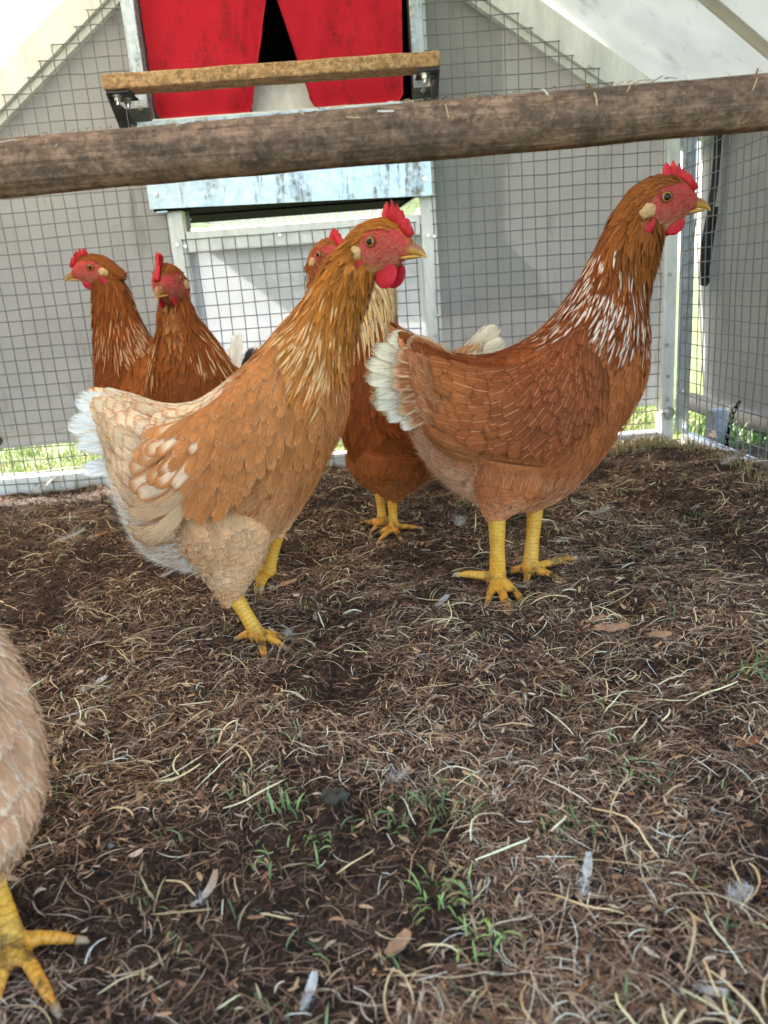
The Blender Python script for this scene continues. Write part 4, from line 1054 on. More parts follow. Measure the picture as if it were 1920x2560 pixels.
    k, t, c_, inw = k[low_], t[low_], c_[low_], inw[low_]
    ll = [(trunk, k[m_], t[m_], rng.uniform(.006, .014, int(m_.sum())), c_[m_], np.full(int(m_.sum()), .0016) + b_) for m_, b_ in ((~inw, 0.), )]
    strands('loose_barbs', ll, rng, root, .00016, .0026)
    # 6 tail feathers, one object each
    for (r0, tip, wd, c1, c2, thr, *fc) in tail:
        pl = Plume(); r0, tip = np.array(r0, float), np.array(tip, float); d = tip - r0; L = np.linalg.norm(d); d /= L
        sidey = np.sign(tip[1] + 1e-6); nrm = np.array(fc[0] if fc else (0, sidey, .35), float); ac = np.cross(d, nrm); ac /= np.linalg.norm(ac); nn = np.cross(ac, d)
        V = np.zeros((1, 8, 5, 3))
        for r in range(8):
            V[0, r] = r0 + d * L * TR[r] + ac[None] * (wd / 2 * PROF['long'][r] * CR)[:, None] - nn[None] * sidey * (.002 * CR ** 2)[:, None] + np.array((0, 0, -.010)) * TR[r] ** 2 * (1 - .0)
        pl.add(V, arr(c1, 1), arr(c2, 1), np.array([(thr, .2, .6)]), rng); pl.build('tail_feather', root, None)
    return root

J = lambda n, rng, s=.1: rng.uniform(1 - s, 1 + s, (n, 1))
# ---------------------------------------------------------------- six hens
def par_of(n, thr, soft, shaft): return np.stack([np.broadcast_to(np.asarray(q, float), (n,)) for q in (thr, soft, shaft)], -1)
def alpha_body(k, a): return .10 + .22 * smooth01(a, .5, 1.5) * smooth01(k, 1.5, 4) - .12 * smooth01(a, 2.4, 3.1)

def palette(o):
    """o: colours (linear) of one bird -> colour functions for every feather tract"""
    g = {k_: lin(*v) for k_, v in o.items() if isinstance(v, tuple) and len(v) == 3}
    for k_ in g:                                                   # richer pigment, whites stay white
        l_ = g[k_].mean(); g[k_] = np.clip(l_ + (g[k_] - l_) * o.get('rich', 1.06), .008, .92)
    def body(k, a, rng, p):
        n = len(k)
        rump = 1 - smooth01(k, *o.get('rk', (1.6, 3.4))); saddle = (1 - smooth01(a, .5, 1.0)) * (1 - smooth01(k, 4.2, 6.)); belly = smooth01(a, 1.9, 2.6) * (1 - smooth01(k, 4.5, 6.5))
        c1 = arr(g['breast'], n); c2 = arr(g['breast2'], n); thr = np.full(n, .72); sh = np.full(n, .12)
        patch = np.clip(vnoise(p[:, 0], p[:, 2] + p[:, 1], .035, o['s']) * 1.6 - .3, 0, 1)
        c1 = blend(c1, arr(g['rump'], n), rump); c2 = blend(c2, arr(g['rump2'], n), rump); thr = thr * (1 - rump) + o['rthr'] * rump
        c1 = blend(c1, arr(g['saddle'], n), saddle); c2 = blend(c2, arr(g['saddle2'], n), saddle); thr = thr * (1 - saddle) + o['sthr'] * saddle
        if 'flank' in g: fk = smooth01(a, 1.35, 2.2) * smooth01(k, 1.5, 3.) * (1 - .8 * smooth01(k, 4.8, 7.)); c1 = blend(c1, arr(g['flank'], n), fk); c2 = blend(c2, arr(g['flank'], n) * 1.12, fk)
        bc = blend(arr(g['belly'], n), arr(g['belly2'], n), patch); c1 = blend(c1, bc, belly); c2 = blend(c2, bc * 1.05, belly)
        return c1 * J(n, rng, .12), c2 * J(n, rng, .08), par_of(n, thr + rng.normal(0, .06, n), .18 + .14 * rump, .12 + .1 * rump), alpha_body(k, a), 1.
    def hackle(k, a, rng):
        n = len(k); low = 1 - smooth01(k, o['hk'] + o['streak_len'] * .4, o['hk'] + o['streak_len']); side = 1 - smooth01(a, 2.1, 2.8)
        on = (rng.random(n) < o['streak_p'] * low * side)
        base = blend(arr(g['hackle'], n), arr(g['crown'], n), smooth01(k, o['hk'] + 2.5, o['hk'] + 5)); base = blend(base, arr(g['throat'], n), smooth01(a, 2.5, 3.0) * smooth01(k, o['hk'] + 3, o['hk'] + 5))
        c1 = np.where(on[:, None], g['streak'], base * 1.0); c2 = base * J(n, rng, .12) * np.where(on, 1., 1.18)[:, None]
        thr = np.where(on, rng.uniform(.30, .60, n), .55)
        dk = np.where(on, rng.uniform(.92, 1.08, n), rng.uniform(.62, 1.12, n))[:, None]; return c1 * dk, c2 * np.where(on[:, None], 1., dk), par_of(n, thr, np.where(on, o.get('ssoft', .22), .4), .1)
    def covert(k, a, rng):
        n = len(k); f = smooth01(k, 2., 5.); c1 = blend(arr(g['wing'], n), arr(g['wing2'], n), f)
        if 'wcream' in g:                                           # pale along the middle, tan at the margins, towards the rear
            r_ = 1 - smooth01(k, 3.2, 5.2); on = (rng.random(n) < .85 * r_)
            m1 = np.where(on[:, None], g['wcream'], c1) * J(n, rng, .12); m2 = np.where(on[:, None], c1, blend(arr(g['wedge'], n), c1, np.full(n, .4))) * J(n, rng, .12)
            return m1, m2, par_of(n, np.where(on, rng.uniform(.3, .7, n), .82), np.where(on, .28, .12), .2)
        return c1 * J(n, rng, .1), blend(arr(g['wedge'], n), c1, np.full(n, .25)) * J(n, rng, .1), par_of(n, o.get('cthr', .84) + rng.normal(0, .05, n), .12, o.get('shaft', .35) * rng.uniform(.4, 1.3, n))
    def thigh(k, a, rng, p):
        n = len(k); f = np.clip(vnoise(p[:, 0] + p[:, 1], p[:, 2], .03, o['s'] + 2) * 1.6 - .3, 0, 1)
        c1 = blend(arr(g['thigh'], n), arr(g['thigh2'], n), f); c1 = blend(c1, arr(g.get('flank', g['breast']) * .8 + g['thigh'] * .2, n), smooth01(k, 1.8, 3.6)); return c1 * J(n, rng, .1), c1 * 1.14, par_of(n, .6, .3, .3)
    return dict(body=body, hackle=hackle, covert=covert, thigh=thigh, under=g['breast'] * .8, crown=g['crown'], hackle_col=g['hackle'], throat=g['throat'], fluff=g['fluff'], fluff2=g['breast2'],
                hackle_k=o['hk'], size=o.get('size', 1.), wing=dict(k0=o['wk'][0], k1=o['wk'][1], alpha=o['wa'], flight=g['flight'], flight2=g['flight2'], edge=g['wedge'], tmax=o.get('tmax', 1.62)))

WHITE, RUST = lin(238, 232, 222), lin(196, 132, 84)
# the pale buff hen stepping forward in the middle
PA = palette(dict(s=3, wcream=(232, 200, 168), ssoft=.36, rk=(2.2, 4.2), tmax=1.36, rich=1.12, flank=(212, 162, 120), breast=(184, 114, 68), breast2=(204, 142, 96), rump=(232, 202, 168), rump2=(212, 164, 124), saddle=(238, 214, 184), saddle2=(206, 150, 106), belly=(248, 234, 216), belly2=(232, 190, 150),
    crown=(178, 112, 60), throat=(190, 140, 98), hackle=(190, 122, 68), streak=(232, 192, 146), wing=(196, 138, 96), wing2=(184, 118, 74), wedge=(224, 180, 140), flight=(206, 158, 118), flight2=(228, 196, 160),
    thigh=(224, 186, 148), thigh2=(208, 158, 114), fluff=(250, 242, 232), rthr=.66, sthr=.60, hk=6.2, streak_len=5.2, streak_p=.75, wk=(1.7, 6.4), wa=.5))
SA = [(-0.1347,0.2819,-0.1361,0.1795,0.0300),(-0.1112,0.2741,-0.1263,0.1390,0.0480),(-0.0790,0.2617,-0.1130,0.1030,0.0610),(-0.0450,0.2615,-0.0812,0.0850,0.0690),(-0.0159,0.2740,-0.0438,0.0800,0.0735),
      (0.0139,0.2942,0.0022,0.0953,0.0750),(0.0370,0.3145,0.0480,0.1313,0.0730),(0.0554,0.3328,0.0853,0.1817,0.0650),(0.0711,0.3471,0.1114,0.2287,0.0540),(0.0846,0.3614,0.1194,0.2730,0.0430),
      (0.0975,0.3792,0.1322,0.3137,0.0340),(0.1075,0.3933,0.1434,0.3380,0.0265),(0.1204,0.4042,0.1517,0.3583,0.0192)]
make_hen('pale buff hen with white tail and golden neck, stepping forward on one leg', (-.128, .80), -6, SA,
    dict(eye=(.1600, 0, .4026), yaw=-24, pitch=0, scale=1.0), PA,
    [dict(top=(-.030, -.032, .168), hock=(-.021, -.035, .066), ankle=(.0037, -.040, .015), toes=[(.030, -.034, .006), (.018, -.078, .006), (.034, -.055, .006), (-.022, -.030, .008)], sr=1.22, rad=(.0105, .019, .034, .047, .050)),
     dict(top=(.010, .036, .165), hock=(.022, .040, .112), ankle=(.0035, .040, .061), toes=[(-.006, .034, .040), (-.014, .043, .036), (-.022, .051, .044), (-.020, .036, .060)], sr=1.12, rad=(.009, .013, .022, .032, .036))],
    [((-.09, -.010, .235), (-.160, -.016, .2872), .030, WHITE, WHITE * .96, .9), ((-.09, -.014, .225), (-.169, -.024, .2630), .032, WHITE, WHITE, .9), ((-.095, -.018, .215), (-.163, -.030, .244), .028, WHITE, lin(226, 196, 160), .8),
     ((-.09, .010, .235), (-.158, .016, .286), .030, WHITE, WHITE, .9), ((-.09, .014, .225), (-.167, .024, .260), .030, WHITE, WHITE, .9), ((-.10, .0, .240), (-.140, .0, .290), .026, lin(232, 200, 160), WHITE, .6),
     ((-.10, -.022, .20), (-.160, -.034, .214), .020, WHITE, WHITE, .9), ((-.10, .02, .20), (-.160, .03, .214), .020, WHITE, WHITE, .9)], 11, 1.05)

# the tall rufous hen on the right
PB = palette(dict(s=5, breast=(174, 104, 66), breast2=(194, 126, 88), rump=(186, 122, 84), rump2=(214, 164, 128), saddle=(132, 70, 42), saddle2=(166, 100, 62), belly=(206, 146, 108), belly2=(228, 192, 164),
    crown=(152, 92, 54), throat=(222, 196, 158), hackle=(132, 68, 34), streak=(238, 220, 206), wing=(160, 96, 60), wing2=(130, 72, 46), wedge=(168, 106, 70), flight=(168, 104, 66), flight2=(176, 112, 74),
    thigh=(206, 138, 100), thigh2=(216, 156, 120), fluff=(222, 172, 138), rthr=.7, sthr=.82, cthr=.9, rich=1.12, shaft=.7, hk=6.4, streak_len=5.0, streak_p=.85, wk=(1.0, 6.2), wa=.26))
SB = [(-0.1093,0.3154,-0.1153,0.2272,0.0220),(-0.0876,0.3005,-0.1020,0.1793,0.0450),(-0.0609,0.2860,-0.0780,0.1409,0.0600),(-0.0288,0.2789,-0.0455,0.1131,0.0700),(0.0039,0.2817,-0.0021,0.0937,0.0750),
      (0.0346,0.2927,0.0526,0.0981,0.0770),(0.0583,0.3099,0.1027,0.1355,0.0730),(0.0749,0.3285,0.1398,0.1797,0.0660),(0.0891,0.3471,0.1662,0.2259,0.0560),(0.1021,0.3664,0.1723,0.2672,0.0470),
      (0.1133,0.3870,0.1706,0.3036,0.0380),(0.1238,0.4053,0.1762,0.3343,0.0310),(0.1361,0.4224,0.1837,0.3578,0.0260),(0.1524,0.4363,0.1893,0.3811,0.0220)]
CRM = lin(236, 222, 196)
make_hen('tall rufous hen with white streaked neck and cream tail, standing on the right', (.165, .89), 4, SB,
    dict(eye=(.1846, 0, .4323), yaw=-3, pitch=6, scale=1.17, wattle=.62), PB,
    [dict(top=(-.005, -.038, .170), hock=(-.0195, -.034, .103), ankle=(-.0204, -.030, .018), toes=[(-.030, -.112, .006), (-.046, -.078, .006), (-.004, -.088, .006), (-.064, -.010, .020)], sr=1.42, rad=(.0115, .022, .038, .050, .052)),
     dict(top=(.030, .030, .165), hock=(.041, .012, .096), ankle=(.0270, -.004, .014), toes=[(.090, .018, .014), (.058, -.034, .006), (.014, -.030, .006), (.002, .014, .006)], sr=1.36, rad=(.0115, .021, .037, .048, .050))],
    [((-.070, sg_ * (.006 + .0025 * i), .272 - .006 * i), (tx, sg_ * (.010 + .0035 * i), tz), .027 - .0006 * i, CRM, lin(226, 206, 176), .85) for sg_ in (-1, 1) for i, (tx, tz) in enumerate([(-0.129, 0.321), (-0.147, 0.307), (-0.156, 0.291), (-0.158, 0.275), (-0.151, 0.259), (-0.153, 0.246), (-0.141, 0.231), (-0.126, 0.221)])] +
    [((-.055, sg_ * (.012 + .0028 * i), .272 - .006 * i), (tx * .80 - .006, sg_ * (.018 + .0035 * i), tz * .985 - .002), .024, lin(168, 102, 62), lin(214, 176, 136), .70) for sg_ in (-1, 1) for i, (tx, tz) in enumerate([(-0.129, 0.321), (-0.147, 0.307), (-0.156, 0.291), (-0.158, 0.275), (-0.151, 0.259), (-0.153, 0.246), (-0.141, 0.231)])], 12, .82)

# the two orange-brown hens at the left by the mesh
PD = palette(dict(s=7, breast=(146, 78, 38), breast2=(164, 96, 54), rump=(170, 100, 56), rump2=(200, 140, 92), saddle=(160, 90, 46), saddle2=(186, 116, 66), belly=(190, 126, 80), belly2=(212, 160, 116),
    crown=(150, 84, 44), throat=(156, 94, 54), hackle=(150, 80, 38), streak=(214, 172, 134), wing=(160, 92, 50), wing2=(158, 86, 42), wedge=(186, 122, 78), flight=(160, 96, 58), flight2=(170, 108, 68),
    thigh=(190, 124, 80), thigh2=(200, 138, 96), fluff=(214, 170, 130), rthr=.7, sthr=.8, hk=5.2, streak_len=4.6, streak_p=.75, wk=(.8, 5.2), wa=.3))
SD = [(-0.2189,0.2527,-0.2168,0.1732,0.0200),(-0.1800,0.2307,-0.1658,0.1179,0.0450),(-0.1360,0.2269,-0.1168,0.0841,0.0600),(-0.0945,0.2409,-0.0536,0.0587,0.0680),(-0.0691,0.2643,0.0059,0.0598,0.0700),
      (-0.0546,0.2866,0.0578,0.1060,0.0660),(-0.0404,0.3101,0.0790,0.1748,0.0560),(-0.0283,0.3373,0.0729,0.2468,0.0440),(-0.0217,0.3619,0.0667,0.3029,0.0350),(-0.0172,0.3860,0.0603,0.3509,0.0290),(-0.0101,0.4067,0.0558,0.3846,0.0250),(0.0036,0.4291,0.0525,0.4032,0.0210)]
make_hen('orange brown hen at far left looking left, upright neck in front of the mesh', (-.40, 1.42), 180, SD,
    dict(eye=(.0417, 0, .4359), yaw=4, pitch=0, scale=1.06, wattle=.6), PD,
    [dict(top=(-.01, -.036, .13), hock=(.03, -.036, .075), ankle=(.060, -.045, .014), toes=[(.086, -.054, .006), (.072, -.085, .006), (.075, -.02, .006), (.035, -.045, .006)]),
     dict(top=(-.03, .036, .13), hock=(-.035, .036, .065), ankle=(-.03, .036, .014), toes=[(.02, .040, .006), (.01, .06, .006), (.01, .015, .006), (-.06, .036, .006)])],
    [((-.17, s_ * .008, .20), (-.26, s_ * .016, .27 - .012 * i), .026, lin(190, 120, 76), WHITE, .6) for i in range(3) for s_ in (-1, 1)], 13, .8, False)
PE = palette(dict(s=9, breast=(146, 78, 38), breast2=(162, 94, 52), rump=(170, 100, 56), rump2=(200, 140, 92), saddle=(160, 90, 46), saddle2=(186, 116, 66), belly=(190, 126, 80), belly2=(212, 160, 116),
    crown=(150, 82, 42), throat=(184, 124, 78), hackle=(158, 86, 40), streak=(222, 182, 138), wing=(166, 96, 50), wing2=(170, 98, 48), wedge=(196, 136, 86), flight=(160, 96, 58), flight2=(170, 108, 68),
    thigh=(190, 124, 80), thigh2=(200, 138, 96), fluff=(214, 170, 130), rthr=.7, sthr=.8, hk=6.0, streak_len=5., streak_p=.8, wk=(.8, 6.), wa=.3))
SE = [(-.17, .25, -.17, .19, .02), (-.14, .245, -.14, .15, .045), (-.10, .235, -.10, .11, .06), (-.06, .235, -.05, .09, .070), (-.025, .245, 0, .085, .076), (.0, .26, .05, .10, .084), (.02, .28, .085, .14, .083), (.033, .30, .10, .185, .076), (.042, .32, .108, .23, .063), (.05, .337, .108, .27, .050), (.056, .352, .106, .302, .036), (.061, .365, .104, .328, .031), (.066, .376, .103, .348, .027)]
GRY = lin(66, 64, 66)
make_hen('orange brown hen facing the camera with a single upright comb, behind the buff hen', (-.238, 1.245), -103, SE,
    dict(eye=(.092, 0, .396), yaw=4, pitch=-6, scale=1.06, wattle=.62), PE,
    [dict(top=(-.01, -.036, .14), hock=(-.02, -.036, .075), ankle=(-.01, -.036, .014), toes=[(.04, -.036, .006), (.03, -.06, .006), (.03, -.015, .006), (-.04, -.036, .006)]),
     dict(top=(-.01, .036, .14), hock=(-.02, .036, .075), ankle=(-.01, .036, .014), toes=[(.04, .036, .006), (.03, .06, .006), (.03, .015, .006), (-.04, .036, .006)])],
    [((-.14, -.012, .22), (-.19, -.014, .318), .026, WHITE, WHITE, .9, (1, 0, .2)), ((-.14, .002, .21), (-.205, .010, .290), .034, GRY, GRY * 1.3, .8, (1, .2, .2)), ((-.14, .008, .20), (-.200, .024, .262), .034, GRY, GRY * 1.3, .8, (1, .3, .2)), ((-.14, -.02, .22), (-.186, -.020, .296), .032, lin(214, 178, 140), WHITE, .7, (1, 0, .2)), ((-.14, -.03, .21), (-.19, -.04, .26), .030, GRY, GRY, .8, (1, 0, .2))], 14, 1.1, False)

# the hen between the two big ones, head turned back
PC = palette(dict(s=11, breast=(152, 84, 46), breast2=(168, 98, 58), rump=(226, 206, 172), rump2=(236, 222, 196), saddle=(188, 132, 84), saddle2=(226, 204, 166), belly=(166, 98, 58), belly2=(184, 116, 72),
    crown=(164, 96, 56), throat=(196, 140, 96), hackle=(222, 184, 130), streak=(238, 218, 178), wing=(142, 72, 38), wing2=(138, 68, 36), wedge=(166, 100, 62), flight=(140, 72, 40), flight2=(150, 82, 48),
    thigh=(174, 104, 62), thigh2=(188, 122, 78), fluff=(196, 140, 98), rthr=.7, sthr=.7, hk=6.4, streak_len=6., streak_p=.6, wk=(1.0, 6.0), wa=.3))
SCN = [(-0.1623,0.2856,-0.1519,0.2459,0.0150),(-0.1292,0.2709,-0.1320,0.2002,0.0350),(-0.0992,0.2616,-0.1111,0.1413,0.0500),(-0.0695,0.2610,-0.0845,0.1001,0.0620),(-0.0466,0.2714,-0.0453,0.0624,0.0700),(-0.0335,0.2954,0.0044,0.0602,0.0730),
       (-0.0325,0.3238,0.0440,0.1045,0.0680),(-0.0345,0.3516,0.0639,0.1555,0.0600),(-0.0331,0.3737,0.0733,0.2164,0.0500),(-0.0231,0.3936,0.0830,0.2698,0.0420),(-0.0042,0.4085,0.0879,0.3102,0.0360),(0.0176,0.4197,0.0920,0.3442,0.0310),(0.0367,0.4275,0.0935,0.3693,0.0270)]
make_hen('dark red brown hen with cream neck, half hidden between the two big hens', (.03, 1.15), 180, SCN,
    dict(eye=(.056, 0, .414), yaw=128, pitch=0, scale=1.0, wattle=.6), PC,
    [dict(top=(-.02, .034, .13), hock=(-.006, .032, .064), ankle=(-.0053, .0371, .012), toes=[(.03, .050, .006), (-.013, .072, .006), (.02, .078, .006), (-.045, .03, .008)], sr=1.1, rad=(.0115, .022, .038, .050, .052)),
     dict(top=(.0, -.030, .13), hock=(.012, -.012, .066), ankle=(.010, -.002, .012), toes=[(.042, .004, .006), (.05, -.02, .006), (.03, .03, .006), (-.02, -.01, .008)], sr=1.1, rad=(.0115, .022, .036, .046, .050))],
    [((-.12, .008, .245), (-.180, .014, .308), .028, CRM, CRM, .9), ((-.12, .012, .235), (-.186, .02, .288), .028, CRM, CRM, .9), ((-.12, .016, .225), (-.182, .026, .268), .026, CRM, CRM, .9), ((-.12, -.008, .245), (-.178, -.014, .306), .028, CRM, CRM, .9), ((-.12, -.014, .23), (-.18, -.02, .28), .028, CRM, CRM, .9)], 15, .9, False)

# the hen cut by the left edge, nearest the camera
PF = palette(dict(s=13, size=1.1, breast=(208, 160, 124), breast2=(234, 208, 180), rump=(206, 164, 126), rump2=(232, 212, 188), saddle=(180, 150, 124), saddle2=(224, 200, 176), belly=(238, 234, 230), belly2=(230, 214, 196),
    crown=(180, 120, 70), throat=(200, 160, 120), hackle=(190, 150, 116), streak=(120, 108, 98), wing=(196, 154, 118), wing2=(200, 156, 118), wedge=(234, 214, 192), flight=(206, 170, 136), flight2=(230, 214, 196),
    thigh=(228, 206, 180), thigh2=(238, 230, 222), fluff=(240, 236, 232), rthr=.72, sthr=.7, hk=6.6, streak_len=3., streak_p=.5, wk=(.6, 4.6), wa=.4))
SF = [(-0.1347, 0.2379, -0.1361, 0.1575, 0.03), (-0.1112, 0.2301, -0.1193, 0.1254, 0.048), (-0.079, 0.2177, -0.104, 0.079, 0.06), (-0.045, 0.2175, -0.0782, 0.0469, 0.068), (-0.0159, 0.22, -0.0338, 0.0318, 0.073), (0.0139, 0.2302, 0.0222, 0.0313, 0.075), (0.023, 0.2345, 0.066, 0.0533, 0.073), (0.0144, 0.2528, 0.0843, 0.0777, 0.065), (0.0011, 0.2671, 0.0684, 0.1187, 0.054), (-0.0084, 0.2814, 0.0414, 0.199, 0.043), (-0.0165, 0.2992, 0.026, 0.2397, 0.034), (-0.0205, 0.3133, 0.0174, 0.264, 0.028), (-0.024, 0.3252, 0.0077, 0.2843, 0.023)]
make_hen('buff hen with white belly nearest the camera, cut off by the left edge', (-.287, .385), -28, SF,
    dict(eye=(.008, 0, .312), yaw=95, pitch=0, scale=1.0), PF,
    [dict(top=(.005, .034, .115), hock=(.030, .030, .060), ankle=(.067, .013, .014), toes=[(.093, .034, .006), (.116, -.004, .005), (.094, -.031, .005), (.046, -.009, .008)], sr=.95),
     dict(top=(-.03, -.04, .12), hock=(-.06, -.04, .065), ankle=(-.06, -.05, .014), toes=[(-.01, -.05, .006), (-.02, -.08, .006), (-.02, -.02, .006), (-.09, -.05, .006)], sr=1.1)],
    [((-.09, s_ * .01, .215), (-.165, s_ * .02, .265 - .02 * i), .03, WHITE, WHITE, .9) for i in range(3) for s_ in (-1, 1)], 16, .9)
# ================================================================ litter on the ground
def fibres(name, n, L, wdt, cols, dens, seed, segs=5, lift=(.0, .006), curl=.5, yr=(.22, 1.63), flatp=.7, spine=True):
    rng = np.random.default_rng(seed)
    m = int(n * 5)
    # more, where nearer: the wide end of the view cone gets its share by area
    y = yr[0] + (yr[1] - yr[0]) * rng.random(m) ** 1.12; half = .24 + y * .50
    x = rng.uniform(-1, 1, m) * half + .01 * y; ok = (x > XL) & (x < XR + .02) & (rng.random(m) < dens(x, y))
    x, y = x[ok][:n], y[ok][:n]; n = len(x)
    ln = rng.uniform(L[0], L[1], n) * rng.choice((.6, 1., 1., 1.35), n); hd_ = rng.uniform(0, 2 * np.pi, n); cv = rng.normal(0, curl, n)
    pts = np.zeros((n, segs + 1, 3)); px, py, h = x.copy(), y.copy(), hd_.copy(); base = rng.uniform(lift[0], lift[1], n); arch = rng.uniform(-.15, 1., n) * ln * .16; tilt = rng.normal(0, .10, n) * ln
    for i in range(segs + 1):
        f = i / segs
        pts[:, i, 0] = px; pts[:, i, 1] = py; pts[:, i, 2] = gz(px, py) + base + arch * 4 * f * (1 - f) + tilt * (f - .5)
        h = h + cv / segs * 2 + rng.normal(0, curl * .35, n); px = px + np.cos(h) * ln / segs; py = py + np.sin(h) * ln / segs
    d = np.gradient(pts, axis=1); d /= np.linalg.norm(d, axis=-1, keepdims=True) + 1e-9
    sd_ = np.cross(d, rng.normal(0, 1, (n, 1, 3)) * (1 - flatp) + np.array((0, 0, 1.)) * flatp); sd_ /= np.linalg.norm(sd_, axis=-1, keepdims=True) + 1e-9
    nn = np.cross(d, sd_)
    wv = rng.uniform(wdt[0], wdt[1], n)[:, None, None] * np.array([.7] + [1.] * (segs - 1) + [.35])[None, :, None]
    # three sided blade: two edges and a raised spine
    P = np.stack([pts - sd_ * wv / 2, pts + nn * wv * .32, pts + sd_ * wv / 2] if spine else [pts - sd_ * wv / 2, pts + sd_ * wv / 2], 2); k = P.shape[2]
    I = np.arange(n * (segs + 1) * k).reshape(n, segs + 1, k)
    F = np.concatenate([np.stack([I[:, :-1, j], I[:, 1:, j], I[:, 1:, j + 1], I[:, :-1, j + 1]], -1).reshape(-1, 4) for j in range(k - 1)])
    C_ = np.array([lin(*c) for c in cols])[rng.integers(0, len(cols), n)] * rng.uniform(.95, 1.75, (n, 1))
    C_ = np.repeat(np.minimum(C_, .8), (segs + 1) * k, 0)
    o = link(name, mesh_np(name, P.reshape(-1, 3), F, {'col': ('FLOAT_COLOR', C_)}), MAT['fibre'], None, False)
    o['kind'] = 'stuff'; return o
def bare(x, y):                                # patches scratched down to dark soil
    b = vnoise(x, y, .13, 31) * .65 + vnoise(x, y, .045, 32) * .35
    b = b + .30 * np.exp(-((x + .04) ** 2 / .10 ** 2 + (y - .44) ** 2 / .07 ** 2)) + .18 * np.exp(-((x + .17) ** 2 / .09 ** 2 + (y - .42) ** 2 / .10 ** 2)) - .14 * smooth01(x, .05, .25) * (1 - smooth01(y, .4, .7))
    return b
dens = lambda x, y: np.clip(1.25 - 1.5 * smooth01(bare(x, y), .46, .78), .14, 1) * (.30 + .70 * smooth01(vnoise(x, y, .032, 33) * .6 + vnoise(x, y, .012, 34) * .4, .28, .62))
DK = [(88, 64, 50), (114, 86, 68), (136, 106, 84), (100, 76, 60), (156, 126, 102), (70, 52, 43)]
TN = [(190, 164, 136), (208, 184, 156), (168, 140, 114), (150, 122, 98), (216, 196, 172)]
fibres('root_litter', 100000, (.007, .022), (.00028, .00058), DK + DK[1:3] + TN[3:4], dens, 41, 4, (-.002, .006), .55, spine=False)
fibres('dry_grass_litter', 26000, (.008, .028), (.00034, .00070), TN + DK[1:5], dens, 42, 4, (.0, .007), .42, spine=False)
fibres('straw_litter', 950, (.022, .050), (.0008, .0015), [(196, 174, 134), (184, 158, 118), (206, 188, 152), (166, 142, 106)], lambda x, y: np.clip(1.2 - 1.6 * smooth01(bare(x, y), .45, .75), .2, 1), 43, 6, (.003, .010), .4)
fibres('fine_root_litter', 54000, (.005, .014), (.00024, .00045), DK + [(140, 110, 84)], lambda x, y: 0 * x + 1., 44, 3, (-.001, .003), .9, spine=False)
def leaf_bits(n, seed):
    rng = np.random.default_rng(seed); m = n * 3; y = .22 + 1.38 * rng.random(m) ** 1.15; x = rng.uniform(-1, 1, m) * (.24 + y * .50); ok = (x > XL) & (x < XR) & (rng.random(m) < dens(x, y)); x, y = x[ok][:n], y[ok][:n]; n = len(x)
    a = rng.uniform(0, 6.28, n); L = rng.uniform(.003, .010, n); W = L * rng.uniform(.12, .34, n); d = np.stack([np.cos(a), np.sin(a), rng.normal(0, .28, n)], -1); s_ = np.stack([-np.sin(a), np.cos(a), rng.normal(0, .5, n)], -1)
    c = np.stack([x, y, gz(x, y) + rng.uniform(0, .007, n)], -1); t = np.array((-.5, -.2, .15, .5)); wd = np.array((.5, 1., .9, .25)); up = np.array((0, 0, 1.))
    P = c[:, None, None] + d[:, None, None] * (L[:, None] * t)[:, :, None, None] + s_[:, None, None] * (W[:, None] * wd)[:, :, None, None] * np.array((-.5, .5))[None, None, :, None] + up * (L[:, None] * rng.normal(0, .5, (n, 1)) * (t ** 2))[:, :, None, None]
    I = np.arange(n * 8).reshape(n, 4, 2); F = np.stack([I[:, :-1, 0], I[:, 1:, 0], I[:, 1:, 1], I[:, :-1, 1]], -1).reshape(-1, 4)
    C_ = np.repeat(np.array([lin(*q) for q in [(150, 106, 76), (176, 134, 98), (124, 88, 64), (196, 158, 118), (104, 70, 50), (206, 178, 146)]])[rng.integers(0, 6, n)] * rng.uniform(.7, 1.15, (n, 1)), 8, 0)
    o = link('leaf_litter', mesh_np('leaf_litter', P.reshape(-1, 3), F, {'col': ('FLOAT_COLOR', C_)}), MAT['fibre']); o['kind'] = 'stuff'
leaf_bits(19000, 47)
# soil crumbs
def crumbs(name, n, r0, r1, cols, seed, dn):
    rng = np.random.default_rng(seed); m = n * 2; y = .22 + 1.35 * rng.random(m) ** 1.3; x = rng.uniform(-1, 1, m) * (.16 + y * .48); ok = (x > XL) & (x < XR) & (rng.random(m) < dn(x, y)); x, y = x[ok][:n], y[ok][:n]; n = len(x)
    O = np.array([(1, 0, 0), (-1, 0, 0), (0, 1, 0), (0, -1, 0), (0, 0, 1), (0, 0, -1)], float); Fo = np.array([(0, 2, 4), (2, 1, 4), (1, 3, 4), (3, 0, 4), (2, 0, 5), (1, 2, 5), (3, 1, 5), (0, 3, 5)])
    r = rng.uniform(r0, r1, n) * rng.choice((.6, 1, 1, 1.6), n); V = O[None] * r[:, None, None] * rng.uniform(.55, 1.3, (n, 6, 1)) + rng.normal(0, .15, (n, 6, 3)) * r[:, None, None] + np.stack([x, y, gz(x, y) + r * .35], -1)[:, None]
    F = (Fo[None] + np.arange(n)[:, None, None] * 6).reshape(-1, 3); C_ = np.repeat(np.array([lin(*c) for c in cols])[rng.integers(0, len(cols), n)] * rng.uniform(.6, 1.2, (n, 1)), 6, 0)
    o = link(name, mesh_np(name, V.reshape(-1, 3), F, {'col': ('FLOAT_COLOR', C_)}), MAT['fibre']); o['kind'] = 'stuff'
crumbs('soil_crumbs', 22000, .0007, .0024, [(64, 48, 38), (50, 38, 30), (84, 64, 50), (44, 34, 28)], 45, lambda x, y: 0 * x + 1)
